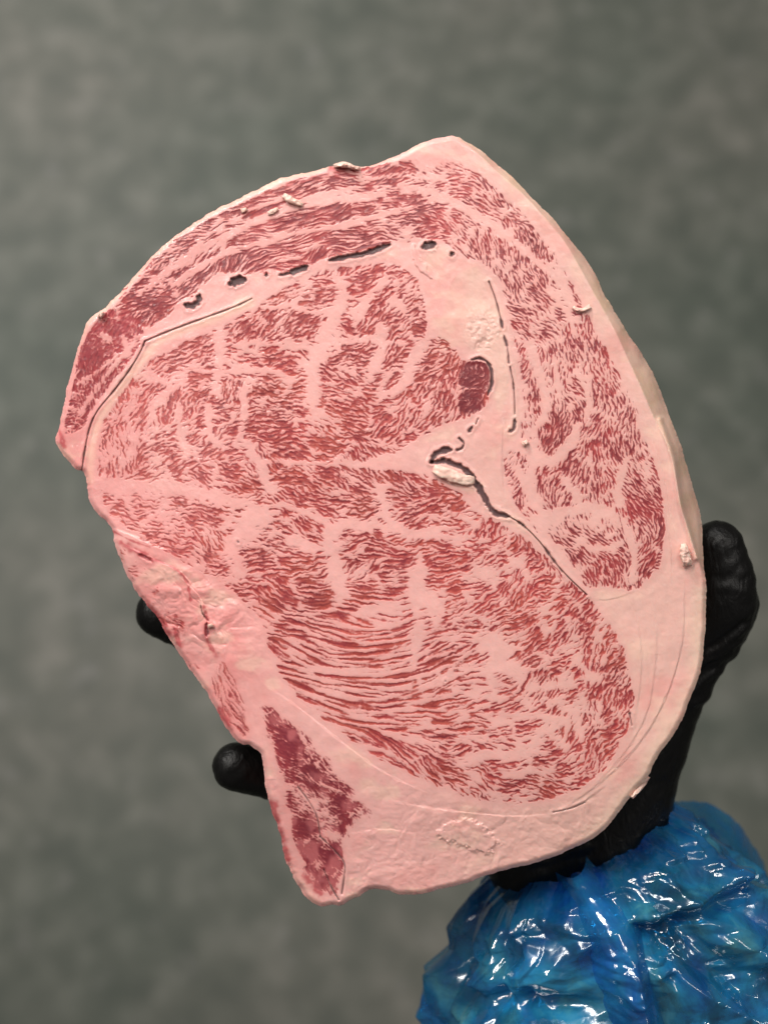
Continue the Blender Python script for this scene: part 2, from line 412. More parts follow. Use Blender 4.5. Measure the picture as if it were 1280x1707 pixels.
# traced seams of fat (polyline, half width, strength) and traced clusters (x, y, rx, ry, angle, strength: + fat, - lean)
VEINS = [([(364,542),(368,575),(371,594),(364,622),(360,650)],8,2),([(375,575),(441,572),(525,582)],4.5,1.6),([(560,520),(541,570),(522,600),(520,655),(527,700)],10,2.4),([(375,619),(450,617),(490,632)],5,1.5),([(404,650),(411,697),(396,740)],6,2),([(347,678),(352,734),(374,748)],5,1.9),([(295,678),(303,734),(312,757)],6,1.8),([(563,519),(577,483),(560,462)],7,2),([(554,570),(600,567),(640,560)],5,1.7),([(634,545),(638,589),(617,625)],7,1.6),([(714,560),(690,594),(676,640),(640,660)],8,2.2),([(413,740),(441,781),(447,815)],8,2.2),([(150,806),(244,808),(338,824),(413,840),(434,856)],9,2.4),([(434,852),(406,882),(385,915),(400,950)],15,2.2),([(549,886),(572,872),(638,880),(670,884),(780,902)],7,2),([(636,815),(639,835),(646,866),(666,882)],7,2),([(557,890),(557,950),(572,988)],12,2.2),([(699,922),(704,960),(688,997)],8,1.8),([(694,951),(686,991),(722,1002),(728,1032)],10,2),([(700,1040),(692,1075),(690,1100)],7,2),([(806,1075),(836,1070),(826,1108),(866,1120)],12,2.2),([(821,1206),(887,1192),(943,1202)],6,1.8),([(785,1262),(851,1256),(890,1248),(897,1225)],7,2),([(860,1290),(920,1282)],5,1.4),([(775,962),(826,956),(850,940)],8,1.8),([(547,1156),(684,1146)],4,1.4),([(506,1114),(600,1122),(684,1118)],4.5,1.5),([(480,1085),(560,1095)],3.5,1.3),([(600,1020),(690,1012)],6,1.6),([(620,1190),(700,1180)],5,1.4),([(640,1225),(740,1240)],5,1.5),([(250,700),(262,660),(300,640)],5,1.4),([(250,620),(290,650)],4,1.2),([(210,690),(230,740)],5,1.4),([(640,470),(610,500),(600,530)],7,1.7),([(655,500),(675,520)],6,1.6),([(470,505),(520,520),(560,520)],5,1.6),([(470,840),(540,868)],5,1.6),([(480,900),(530,915)],6,1.6),([(720,880),(760,880)],5,1.5),([(740,850),(790,870)],4,1.3),
([(870,930),(880,970)],5,1.5),([(930,985),(900,1030),(910,1060)],6,1.5),([(960,1100),(990,1130)],6,1.5),([(880,1150),(940,1140)],6,1.4),([(770,1160),(840,1165)],6,1.5),([(960,1180),(965,1230)],6,1.5),([(600,773),(500,772),(440,768)],3,1.5),
([(668,311),(734,325),(785,353),(846,391),(893,438),(931,463)],5.5,2.2),([(931,428),(940,480),(952,510)],5.5,2),([(912,480),(945,517),(960,560)],4,1.6),([(884,574),(903,639),(912,667),(905,700),(888,722)],6,2.4),([(832,747),(874,738),(912,776),(950,743),(960,712)],9,2.8),([(888,771),(884,808),(893,846),(921,869),(935,852),(996,846),(1039,869)],7,2.4),([(1064,703),(1118,738)],7,2),([(1043,771),(1029,813),(1034,841)],5,2.2),([(893,865),(921,911),(968,968)],5.5,2.2),([(858,760),(870,800),(882,830)],4,1.6),([(960,900),(1000,920),(1035,905)],5,1.7),([(1045,880),(1060,930),(1050,970)],5,1.8),([(985,765),(990,810)],3,1.3),([(940,800),(965,830)],6,1.8),([(820,420),(850,470)],4,1),([(960,620),(985,660),(975,700)],4,1.5),([(925,600),(930,650)],3.5,1.3),
([(560,380),(650,352),(700,345)],4,1.2),([(680,385),(675,402)],9,2),
([(290,475),(360,428),(430,406),(500,387),(600,372)],5,2),([(235,490),(300,435),(400,380),(470,352),(540,337),(640,325)],5,1.9),([(480,345),(530,326),(600,312)],4.5,1.7),([(330,400),(380,372),(430,346),(470,331)],4,1.5),([(600,300),(680,290),(740,300)],4,1.2),([(700,275),(760,262)],8,1.6),([(205,560),(215,590)],4,1.2),([(130,640),(170,615),(200,590)],3,1.0),([(232,560),(200,600),(165,640),(135,690)],4,1.0),
([(480,1178),(500,1225),(520,1260)],4,.8),([(470,1310),(500,1315),(530,1350),(545,1390)],5,.4),([(500,1290),(540,1310),(590,1330)],4,.7),([(545,1390),(575,1400)],6,.8)]
for pts, hw, st_ in VEINS:
    sl, d, t, s = near(pts, hw * 3)
    d = d + 0.55 * hw * fbm(GX[sl] / 18, GY[sl] / 18, 81, 2)
    T[sl] += 1.35 * st_ * np.exp(-np.maximum(d, 0) ** 2 / (hw * hw))
BLOBS = [(700,365,28,16,-30,-1.0),(735,370,24,14,-40,-.9),(690,340,20,12,0,-.7),(470,735,70,14,-12,-.9),(440,705,40,16,-5,-.8),(500,760,50,10,-14,-.6),(410,745,30,16,-10,-.5),(520,815,60,14,-18,-.5),(480,790,40,14,-15,-.5),(720,835,50,18,-8,-.5),(735,590,26,34,50,-.4),(720,640,40,26,30,-.5),(1090,845,22,50,-80,-1.2),(925,725,22,36,70,-.8),(690,935,60,24,-12,-.5),(800,905,60,16,5,-.3),(1030,1160,22,40,75,-1.0),(1010,1240,30,22,40,-.6),(1020,1060,30,30,40,-.3),(950,1030,40,40,40,-.3),(480,1230,36,28,-50,-.6),(530,1300,50,22,-50,-.8),(600,1350,22,12,-50,-.3),(340,470,24,9,35,-.7),(400,425,46,10,16,-.6),(250,500,30,14,40,-.8),(160,600,30,22,50,-.4),
(825,1105,26,24,0,1.2),(300,880,70,12,-10,.2),(420,880,30,26,0,.8),(620,1010,40,22,0,.35),(580,960,30,18,0,.5),(705,1075,22,30,0,.5),(600,1190,60,12,-10,.35),(980,1290,60,10,30,.2),(760,1040,24,14,0,.4),(230,770,60,40,0,.30),(190,720,30,60,70,.35),(250,870,60,30,-10,.3),(330,950,60,20,-30,.5),(740,720,50,18,25,1.2),(990,870,40,10,0,.8),(960,600,30,60,-70,.1),(880,690,14,20,0,.6),(1060,900,18,16,0,.3),(620,300,40,9,5,.1),(720,280,46,12,0,.4),(500,1130,40,30,0,.0)]
for x, y, rx, ry, a, st_ in BLOBS:
    a = math.radians(a); dx = GX - x; dy = -(GY - y)
    u = (dx * math.cos(a) + dy * math.sin(a)) / rx; v_ = (-dx * math.sin(a) + dy * math.cos(a)) / ry
    T += st_ * np.exp(-(u * u + v_ * v_))
Tm = -0.75; T = np.where((sd_eye > 0) | (sd_cap > 0), Tm + np.log1p(np.exp((T - Tm) * 5)) / 5, T)
G = gblur(F - np.clip(T, -9, 9), .4 / ST)                                   # > 0 lean, < 0 fat

# ------------------------------------------------------------------ relief of the cut face (metres)
Z = np.zeros(GX.shape)
Z += 0.00025 * fbm(GX / 60, GY / 60, 100, 3) + 0.00005 * fbm(GX / 11, GY / 11, 104, 3)
leanm = sstep(-.25, .35, G)
Z -= 0.00013 * gblur(leanm, 0.8)
fatm = 1 - gblur(sstep(-12, 2, np.maximum.reduce([sd_eye, sd_cap, sd_top, sd_tail, sd_edge])), 3)
Z += fatm * (0.00022 * fbm(GX / 38, GY / 38, 110, 4))
lumpy = sstep(1220, 1420, GY) * fatm + np.exp(-(((GX - 330) / 110) ** 2 + ((GY - 1010) / 90) ** 2)) * fatm
Z += lumpy * ((.0006 + .0009 * (GX < 460) * (GY < 1300)) * np.abs(fbm(GX / 44 + .4 * fbm(GX / 30, GY / 30, 118, 2), GY / 34, 115, 4)) + .00015 * fbm(GX / 9, GY / 9, 117, 2) * sstep(.0, .4, fbm(GX / 30, GY / 30, 119, 2)))
# gentle sag away from the camera at the far corners
Z -= 0.010 * sstep(420, 100, GX) * sstep(300, 900, GY) + 0.004 * sstep(1250, 1500, GY)
Z -= 0.016 * sstep(0, 1, ((440 - GX) * .82 + (GY - 1000) * .30) / 330) * sstep(900, 1150, GY)
# rounded edge
e = np.clip(1 - SD / 9.0, 0, 1); Z -= 0.0016 * e * e
# sloping outer rim on the right
rim_poly = RIM_IN + [p for p in reversed(OUT[:28])]
sd_rim_line_sl, rd, rt, rs = near(RIM_IN, 60, False, 2)
RIMM = np.zeros(GX.shape); RD = np.full(GX.shape, -1e3)
RD[sd_rim_line_sl] = np.where(rs < 0, rd, -rd)
RD = np.where((GY > 226) & (GY < 966), RD, -1e3)
RIMM = sstep(-3, 3, RD + 2.0 * fbm(GX / 14, GY / 14, 120, 2))
Z -= 0.00034 * np.clip(RD, 0, 60) * (1 + .12 * fbm(GX / 30, GY / 60, 122, 2))
# raised ridge of fat just inside that rim at the lower right
sl, d, t, s = near([(1100,700),(1122,760),(1127,800),(1134,845),(1146,880),(1160,930)], 24)
Z[sl] += 0.0014 * np.exp(-(d / 5.0) ** 2)
# layered steps in the fat
STEPS = [([(1040,990),(1062,1030),(1070,1090),(1066,1160),(1050,1230)],.0005),([(1085,1000),(1096,1060),(1090,1130),(1080,1190),(1040,1260),(970,1330)],.0006),([(1140,960),(1140,1060),(1128,1110),(1112,1160),(1075,1230),(1010,1300),(930,1355)],.0009),([(1060,985),(1020,1000),(985,1000)],.0004),([(1095,800),(1110,860),(1118,920),(1120,980)],.0006),([(1085,730),(1105,790),(1115,850),(1130,905)],.0005),
([(735,560),(738,500),(752,462),(775,440),(800,450),(822,470)],.0002),([(700,430),(730,455),(737,490)],.0004),([(838,705),(836,770),(840,830)],.0006),([(835,690),(850,735)],.0004),([(825,840),(870,875),(915,915)],.0005),([(920,1355),(960,1345),(1010,1310)],-.0009),
([(440,1140),(500,1180),(560,1230),(640,1290),(720,1325)],.0007),([(640,1330),(700,1345),(780,1355),(860,1362),(930,1355)],.0006),([(580,1390),(640,1380),(690,1390)],.0005),([(300,960),(340,1000),(345,1040),(350,1080)],.0012),([(205,905),(250,930),(300,950),(330,985)],.0010),([(190,880),(250,905),(310,930)],.0008)]
for pts, h in STEPS:
    sl, d, t, s = near(pts, 40)
    d2 = d + 2.0 * fbm(GX[sl] / 12, GY[sl] / 12, 130, 3)
    fade = np.sin(np.clip(t, 0, 1) * math.pi) ** 0.6
    Z[sl] += .27 * h * fade * np.sign(s) * sstep(0, 1.6, np.abs(d2)) * np.exp(-np.abs(d2) / 16) * .8
# the flap and the torn scraps of the bottom fat
def plateau(pts, h, soft=2.0, wobble=3.0):
    sl, d, t, s = near(pts, 14, True)
    ins = inside(GX[sl], GY[sl], chaikin(pts, 1))
    dd = np.where(ins, d, -d) + wobble * fbm(GX[sl] / 9, GY[sl] / 9, 140, 3)
    Z[sl] += h * sstep(-soft, soft, dd) * (1 + .15 * fbm(GX[sl] / 12, GY[sl] / 12, 145, 2))
plateau([(728,1396),(745,1372),(770,1366),(800,1372),(822,1390),(832,1410),(815,1424),(780,1412),(750,1404)], .00055, 4.5, 9.0)
0 and plateau([(735,560),(740,500),(755,462),(778,446),(800,452),(818,470),(832,520),(838,560),(832,588),(800,575),(770,570)], .0005, 4.0, 4.0)
0 and plateau([(785,530),(800,520),(806,535),(825,560),(815,572),(795,560)], -.0010, 2.0, 9.0)
plateau([(686,400),(700,430),(712,450),(722,468),(700,452),(688,432)], .0004)

tear = np.exp(-(((GX - 805) / 30) ** 2 + ((GY - 552) / 34) ** 2) ** 2)
Z += tear * .0008 * np.abs(fbm(GX / 16, GY / 16, 148, 4))
# gaps in the seams: real grooves
SLITS = [([(550,434),(600,425),(630,416),(650,408)],4.2,.006),([(484,455),(498,450),(512,444)],4.6,.006),([(466,459),(482,456)],2.6,.004),([(443,459),(446,459)],3.0,.004),([(386,473),(397,468),(407,466)],7.0,.007),([(309,508),(318,512),(328,508),(334,493)],5.0,.006),([(706,413),(716,410),(724,407)],6.2,.006),([(752,421),(753,427)],4.0,.005),
([(815,470),(826,498),(833,525),(838,548)],1.7,.004),([(840,560),(846,580),(848,605)],1.6,.003),([(850,612),(857,645),(858,690)],1.8,.004),([(858,700),(857,716),(848,720)],2.4,.004),
([(718,771),(727,754),(740,750),(752,750)],4.4,.006),([(718,771),(745,768),(770,778),(788,796),(800,815),(812,840),(823,855),(848,861)],4.6,.007),([(848,861),(870,874),(890,893),(905,910),(926,940),(950,966),(978,992)],2.0,.005),([(766,731),(775,739),(770,748),(762,750)],2.0,.004),([(781,720),(787,712)],2.6,.004),([(793,707),(797,698)],1.2,.002),
([(420,498),(390,513),(330,534),(272,556),(242,569)],1.0,.003),([(242,569),(236,585),(220,612),(200,640),(180,664),(163,684),(150,710),(142,750),(137,786)],1.3,.005),([(786,600),(800,597),(814,604),(820,622),(820,642),(813,658)],2.4,.005),
([(497,1312),(515,1335),(530,1362),(534,1395)],.8,.002),([(534,1395),(560,1420),(577,1440),(573,1470),(570,1490)],1.0,.002),([(540,1450),(555,1485),(565,1500)],1.2,.003),
([(335,1010),(338,1025),(348,1035)],2.2,.004),([(345,1040),(345,1060)],3.0,.004),([(233,925),(245,930),(252,935)],2.6,.004),([(922,1354),(945,1350),(975,1338)],1.3,.002),([(1049,1190),(1053,1210)],2.0,.003),([(397,903),(398,904)],1.5,.001),([(742,1135),(743,1136)],1.0,.001)]
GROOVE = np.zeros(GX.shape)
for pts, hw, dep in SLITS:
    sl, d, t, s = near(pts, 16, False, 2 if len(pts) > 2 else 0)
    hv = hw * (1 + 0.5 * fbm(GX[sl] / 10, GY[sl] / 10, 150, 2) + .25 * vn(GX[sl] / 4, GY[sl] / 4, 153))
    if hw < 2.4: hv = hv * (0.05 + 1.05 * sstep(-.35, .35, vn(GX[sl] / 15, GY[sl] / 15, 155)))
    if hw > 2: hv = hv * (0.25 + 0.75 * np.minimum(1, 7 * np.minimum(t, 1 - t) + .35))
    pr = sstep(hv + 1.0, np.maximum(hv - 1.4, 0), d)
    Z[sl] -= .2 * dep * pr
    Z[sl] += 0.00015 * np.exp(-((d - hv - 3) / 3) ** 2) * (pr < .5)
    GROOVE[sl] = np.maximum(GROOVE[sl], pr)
G = G - 1.6 * gblur(GROOVE, 1.6)

# ------------------------------------------------------------------ fat and lean colours
def mixc(a, b, k):
    return a * (1 - k[..., None]) + b * k[..., None]
fat_pink = lin(232, 175, 169); fat_rose = lin(228, 151, 150); fat_beige = lin(225, 180, 168); fat_cream = lin(228, 195, 176)
FAT = np.broadcast_to(fat_pink, GX.shape + (3,)).copy()
FAT = mixc(FAT, fat_rose, sstep(520, 150, GX + .15 * (GY - 850) * 0) * .55 * sstep(-.4, .5, fbm(GX / 70, GY / 70, 160, 3) + .25))
rose2 = np.exp(-(((GX - 300) / 120) ** 2 + ((GY - 1000) / 120) ** 2)) + np.exp(-(((GX - 380) / 70) ** 2 + ((GY - 1150) / 120) ** 2)) + .8 * np.exp(-(((GX - 470) / 60) ** 2 + ((GY - 1400) / 110) ** 2)) + .7 * np.exp(-(((GX - 130) / 60) ** 2 + ((GY - 740) / 60) ** 2)) + .6 * np.exp(-(((GX - 740) / 60) ** 2 + ((GY - 265) / 20) ** 2))
FAT = mixc(FAT, lin(226, 132, 130), np.clip(rose2, 0, 1) * (.45 + .35 * fbm(GX / 24, GY / 24, 165, 3)))
FAT = mixc(FAT, fat_beige, np.clip(.55 * sstep(600, 1100, GX) + .35 * fatm * sstep(600, 900, GX), 0, .8))
outer = sstep(34, 8, SD - 5 * low) * sstep(880, 1060, GX) * sstep(900, 1000, GY)
FAT = mixc(FAT, fat_cream, np.clip(outer, 0, 1) * .8)
FAT = mixc(FAT, lin(230, 192, 172), RIMM * .85)
FAT = mixc(FAT, lin(216, 182, 152), RIMM * sstep(-.2, .5, fbm(GX / 16, GY / 30, 168, 3)) * .55)
pl = sstep(-3, 3, sdf([(728,590),(735,540),(742,500),(755,462),(778,446),(800,452),(818,470),(832,520),(842,570),(850,640),(838,690),(826,690),(824,620),(806,592),(770,572)]) + WX)
FAT = mixc(FAT, lin(227, 188, 172), pl * .5)
leftedge = sstep(7, 2, SD) * sstep(760, 500, GX) * sstep(640, 500, GY)
FAT = mixc(FAT, lin(236, 208, 176), leftedge * .35)
seam_pale = np.zeros(GX.shape)
sl, d, t, s = near([(420,505),(330,542),(262,568),(240,600),(215,628),(185,672),(165,700),(152,750),(150,800)], 30)
seam_pale[sl] = np.exp(-(d / 7) ** 2)
FAT = mixc(FAT, lin(242, 200, 180), seam_pale * .6)
FAT = mixc(FAT, lin(222, 146, 140), fatm * sstep(-.05, .55, fbm(GX / 64, GY / 64, 600, 4)) * .42)
FAT = mixc(FAT, lin(236, 196, 178), fatm * sstep(.05, .5, fbm(GX / 46, GY / 30, 605, 4)) * .5)
FAT *= (1 + .06 * fbm(GX / 42, GY / 42, 170, 4) + .03 * fbm(GX / 6, GY / 6, 175, 2))[..., None]
LEAN = np.broadcast_to(lin(162, 58, 62), GX.shape + (3,)).copy()
LEAN = mixc(LEAN, lin(172, 74, 62), sstep(0, .5, fbm(GX / 50, GY / 50, 180, 3) + .4 * longz) * .8 * (1 - capm))
LEAN = mixc(LEAN, lin(118, 40, 52), sstep(.05, .6, fbm(GX / 34, GY / 34, 185, 3) + .5 * capm - .1) * .7)
# relief shading painted into the strands: dark upper edges, paler rosier lower ones
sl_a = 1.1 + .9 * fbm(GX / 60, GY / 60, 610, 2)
gs = gblur(G, 1.3 / ST); relief_shade = (np.gradient(gs, axis=0) * np.sin(sl_a) + np.gradient(gs, axis=1) * np.cos(sl_a)) / ST
LEAN = mixc(LEAN, lin(202, 96, 86), sstep(-.02, -.24, relief_shade) * .6 * (1 - .5 * capm))
LEAN = mixc(LEAN, lin(120, 38, 48), sstep(.02, .26, relief_shade) * .42)
thin = sstep(1.0, .05, G)
LEAN = mixc(LEAN, lin(206, 112, 108), thin * .35)
LEAN = mixc(LEAN, lin(200, 100, 98), .5 * sstep(430, 200, GX) * (sd_eye > 0))
halo = np.clip(.5 * gblur(leanm, 3 / ST) + .5 * gblur(leanm, 9 / ST), 0, 1)
FAT = mixc(FAT, lin(216, 128, 124), np.clip(halo * 1.15, 0, 1) * .8)
dense = sstep(.3, 1.6, gblur(np.clip(G, -1, 2), 5))
LEAN = mixc(LEAN, lin(126, 44, 56), dense * .6)
LEAN = mixc(LEAN, lin(172, 62, 72), sstep(-6, 6, np.maximum(sd_edge, -9)) * .55)
LEAN = mixc(LEAN, lin(190, 96, 86), sstep(.1, 1.4, FIL) * .55 * (1 - .5 * capm))
LEAN = mixc(LEAN, lin(116, 38, 46), sstep(-.2, -1.4, FIL) * .6)
LEAN = mixc(LEAN, lin(110, 36, 46), sstep(-3, 3, sd_nod) * .7)
LEAN = mixc(LEAN, lin(128, 46, 60), sstep(-3, 3, sd_tail) * .5)
LEAN = mixc(LEAN, lin(196, 108, 110), sstep(-3, 3, sd_tail) * sstep(-.15, .5, fbm(GX / 18, GY / 24, 625, 3) - .0022 * (GX - 540) + .001 * (GY - 1330)) * .7)
LEAN *= (1 + .22 * fbm(GX / 75, GY / 75, 630, 3))[..., None]
# shade inside the gaps, painted into the fat and lean colours
gap_shade = lin(104, 76, 78)
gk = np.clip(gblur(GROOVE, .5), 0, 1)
FAT = mixc(FAT, gap_shade, gk); LEAN = mixc(LEAN, gap_shade, gk)
# thin blood lines at the torn left side
red = np.zeros(GX.shape)
for pts, hw in [([(250,930),(290,945),(312,965),(318,1000)],2.2),([(205,905),(225,920),(252,932)],5),([(245,1010),(262,1025),(280,1055)],7),([(340,1010),(347,1035),(340,1060),(360,1090)],4),([(290,1045),(300,1075)],4),([(365,1180),(385,1215)],5),([(180,880),(215,900),(250,912)],1.6),([(455,1340),(468,1390),(480,1430)],5),([(510,1460),(535,1490)],5),([(548,284),(575,276),(560,290)],6),([(480,308),(520,300),(545,292)],4),([(100,720),(108,745)],4),([(155,855),(178,870)],3)]:
    sl, d, t, s = near(pts, 24)
    red[sl] = np.maximum(red[sl], np.exp(-((d + hw * fbm(GX[sl] / 8, GY[sl] / 8, 190, 2)) / hw) ** 2))
FAT = mixc(FAT, lin(178, 52, 62), np.clip(red, 0, 1) * .75)

# ------------------------------------------------------------------ meat material
def meat_material():
    m, nt, out = new_mat("marbled_meat"); L = nt.links.new
    a_g = N(nt, "ShaderNodeAttribute"); a_g.attribute_name = "lean_field"
    a_f = N(nt, "ShaderNodeAttribute"); a_f.attribute_name = "fat_tint"
    a_l = N(nt, "ShaderNodeAttribute"); a_l.attribute_name = "lean_tint"
    tc = N(nt, "ShaderNodeTexCoord")
    n1 = N(nt, "ShaderNodeTexNoise"); n1.inputs["Scale"].default_value = 1500; n1.inputs["Detail"].default_value = 3
    L(tc.outputs["Object"], n1.inputs["Vector"])
    s = N(nt, "ShaderNodeMath", operation='MULTIPLY_ADD'); s.inputs[1].default_value = 1.1; s.inputs[2].default_value = -0.55
    L(n1.outputs["Fac"], s.inputs[0])
    ad = N(nt, "ShaderNodeMath", operation='ADD'); L(a_g.outputs["Fac"], ad.inputs[0]); L(s.outputs[0], ad.inputs[1])
    mr = N(nt, "ShaderNodeMapRange", interpolation_type='SMOOTHSTEP')
    mr.inputs["From Min"].default_value = -0.55; mr.inputs["From Max"].default_value = 0.60
    L(ad.outputs[0], mr.inputs["Value"])
    # the middle of a thick strand is a little paler than its border
    mr2 = N(nt, "ShaderNodeMapRange", interpolation_type='SMOOTHSTEP')
    mr2.inputs["From Min"].default_value = 0.55; mr2.inputs["From Max"].default_value = 1.7; mr2.inputs["To Max"].default_value = 0.0
    L(a_g.outputs["Fac"], mr2.inputs["Value"])
    sub = N(nt, "ShaderNodeMath", operation='SUBTRACT'); L(mr.outputs[0], sub.inputs[0]); L(mr2.outputs[0], sub.inputs[1])
    sub.use_clamp = True
    mx = N(nt, "ShaderNodeMix", data_type='RGBA'); L(sub.outputs[0], mx.inputs[0])
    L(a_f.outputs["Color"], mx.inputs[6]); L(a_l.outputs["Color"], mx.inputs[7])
    p = N(nt, "ShaderNodeBsdfPrincipled")
    L(mx.outputs[2], p.inputs["Base Color"])
    p.inputs["Subsurface Weight"].default_value = 0.25
    p.inputs["Subsurface Radius"].default_value = (1.0, 0.35, 0.25)
    p.inputs["Subsurface Scale"].default_value = 0.0006
    n2 = N(nt, "ShaderNodeTexNoise"); n2.inputs["Scale"].default_value = 320; n2.inputs["Detail"].default_value = 4
    L(tc.outputs["Object"], n2.inputs["Vector"])
    rr_ = N(nt, "ShaderNodeMapRange"); rr_.inputs["To Min"].default_value = 0.30; rr_.inputs["To Max"].default_value = 0.62
    L(n2.outputs["Fac"], rr_.inputs["Value"]); L(rr_.outputs[0], p.inputs["Roughness"])
    p.inputs["Specular IOR Level"].default_value = 0.38
    p.inputs["Coat Weight"].default_value = 0.55; p.inputs["Coat Roughness"].default_value = 0.10
    nw = N(nt, "ShaderNodeTexNoise"); nw.inputs["Scale"].default_value = 260; nw.inputs["Detail"].default_value = 5; nw.inputs["Roughness"].default_value = .6
    L(tc.outputs["Object"], nw.inputs["Vector"])
    bw = N(nt, "ShaderNodeBump"); bw.inputs["Strength"].default_value = 0.75; bw.inputs["Distance"].default_value = 0.0010
    L(nw.outputs["Fac"], bw.inputs["Height"]); L(bw.outputs[0], p.inputs["Coat Normal"])
    b = N(nt, "ShaderNodeBump"); b.inputs["Strength"].default_value = 0.14; b.inputs["Distance"].default_value = 0.0004
    n3 = N(nt, "ShaderNodeTexNoise"); n3.inputs["Scale"].default_value = 900; n3.inputs["Detail"].default_value = 4
    L(tc.outputs["Object"], n3.inputs["Vector"]); L(n3.outputs["Fac"], b.inputs["Height"]); L(b.outputs[0], p.inputs["Normal"])
    L(p.outputs[0], out.inputs[0])
    return m
MEAT = meat_material()

# ------------------------------------------------------------------ the steak mesh, split into its muscles and fat
THICK = 0.024
BASE = P3(640, 900, -THICK)
steak = thing("beef_steak", "thick raw heavily marbled beef rib steak held up in the black gloved hand", "steak", BASE)

INS = SD > 0
vin = INS
quad_ok = vin[:-1, :-1] & vin[:-1, 1:] & vin[1:, 1:] & vin[1:, :-1]
# keep only the largest body: drop stray one-cell whiskers at the border
for _ in range(2):
    nb = np.zeros(quad_ok.shape, int)
    nb[1:] += quad_ok[:-1]; nb[:-1] += quad_ok[1:]; nb[:, 1:] += quad_ok[:, :-1]; nb[:, :-1] += quad_ok[:, 1:]
    quad_ok &= nb >= 2
used = np.zeros(GX.shape, bool)
used[:-1, :-1] |= quad_ok; used[:-1, 1:] |= quad_ok; used[1:, 1:] |= quad_ok; used[1:, :-1] |= quad_ok
full = np.zeros(GX.shape, int)
full[:-1, :-1] += quad_ok; full[:-1, 1:] += quad_ok; full[1:, 1:] += quad_ok; full[1:, :-1] += quad_ok
border = used & (full < 4)
PX, PY = GX.copy(), GY.copy()
bj, bi = np.nonzero(border)
o2 = OUTR
bx, by = GX[bj, bi], GY[bj, bi]
for a0 in range(0, len(bx), 1000):
    dd = (bx[a0:a0 + 1000, None] - o2[None, :, 0]) ** 2 + (by[a0:a0 + 1000, None] - o2[None, :, 1]) ** 2
    k = dd.argmin(1)
    PX[bj[a0:a0 + 1000], bi[a0:a0 + 1000]] = o2[k, 0]; PY[bj[a0:a0 + 1000], bi[a0:a0 + 1000]] = o2[k, 1]
VX, VY = P(PX, PY, Z)
POS = np.stack([VX, VY, Z], -1) - np.array(BASE)
tx = np.gradient(POS, axis=1); ty = np.gradient(POS, axis=0)
NRM = np.cross(ty, tx); NRM /= np.linalg.norm(NRM, axis=-1, keepdims=True) + 1e-12
NRM[NRM[..., 2] < 0] *= -1

def cellv(A): return A[:-1, :-1]
lab = np.zeros(quad_ok.shape, int)
lab[cellv(sd_side) > 0] = 6
lab[cellv(sd_tail) > 0] = 5
lab[cellv(sd_edge) > 0] = 4
lab[cellv(sd_top) > 0] = 3
lab[cellv(sd_cap) > 0] = 2
lab[cellv(sd_eye) > 0] = 1
lab[cellv(sd_nod) > 0] = 7
lab[cellv(RD) > 0] = 8
NAMES = ["fat_layer", "eye_muscle", "cap_muscle", "top_muscle", "edge_muscle", "tail_muscle", "side_muscle", "round_muscle", "rim_fat"]
IDX = np.arange(NX * NY).reshape(NY, NX)

def add_attrs(me, g, f, l):
    a = me.attributes.new("lean_field", 'FLOAT', 'POINT'); a.data.foreach_set("value", np.ascontiguousarray(g, np.float32))
    for nm, c in (("fat_tint", f), ("lean_tint", l)):
        a = me.attributes.new(nm, 'FLOAT_COLOR', 'POINT')
        c4 = np.concatenate([np.clip(c, 0, 1), np.ones((len(c), 1))], 1).astype(np.float32)
        a.data.foreach_set("color", c4.ravel())

for k, nm in enumerate(NAMES):
    sel = quad_ok & (lab == k)
    j, i = np.nonzero(sel)
    if not len(j): continue
    q = np.stack([IDX[j, i], IDX[j + 1, i], IDX[j + 1, i + 1], IDX[j, i + 1]], 1)
    u, inv = np.unique(q.ravel(), return_inverse=True)
    me = mesh_np(nm, POS.reshape(-1, 3)[u], inv.reshape(-1, 4))
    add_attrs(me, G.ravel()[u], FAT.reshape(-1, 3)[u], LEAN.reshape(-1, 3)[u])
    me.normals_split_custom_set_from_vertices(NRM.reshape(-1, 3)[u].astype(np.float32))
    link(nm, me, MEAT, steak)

# side wall and back: the boundary loop carried back
def boundary_loop():
    q = quad_ok; nxt = {}
    J, I = np.nonzero(q)
    pad = np.zeros((q.shape[0] + 2, q.shape[1] + 2), bool); pad[1:-1, 1:-1] = q
    for j, i in zip(J, I):
        a, b, c, d_ = IDX[j, i], IDX[j + 1, i], IDX[j + 1, i + 1], IDX[j, i + 1]
        if not pad[j + 1, i]: nxt.setdefault(a, []).append(b)
        if not pad[j + 2, i + 1]: nxt.setdefault(b, []).append(c)
        if not pad[j + 1, i + 2]: nxt.setdefault(c, []).append(d_)
        if not pad[j, i + 1]: nxt.setdefault(d_, []).append(a)
    best = []
    while nxt:
        s0 = next(iter(nxt)); loop = [s0]; cur = s0
        while True:
            lst = nxt.get(cur)
            if not lst: break
            n_ = lst.pop()
            if not lst: del nxt[cur]
            if n_ == s0: break
            loop.append(n_); cur = n_
        if len(loop) > len(best): best = loop
    return np.array(best)
LOOP = boundary_loop()
lp = POS.reshape(-1, 3)[LOOP]
m = len(lp)
def csmooth(A, k):
    for _ in range(k): A = (np.roll(A, 1, 0) + A * 2 + np.roll(A, -1, 0)) / 4
    return A
tan = csmooth(np.roll(lp, -3, 0) - np.roll(lp, 3, 0), 6)
nrm2 = np.stack([tan[:, 1], -tan[:, 0]], 1); nrm2 /= np.linalg.norm(nrm2, axis=1, keepdims=True) + 1e-12
ssum = np.cumsum(np.linalg.norm(lp - np.roll(lp, 1, 0), axis=1)) / S     # px along the edge
rows = [lp]
NR = 9
zz = lp[:, 2].copy()
back_z = csmooth(zz[:, None], 40)[:, 0] - 0.021
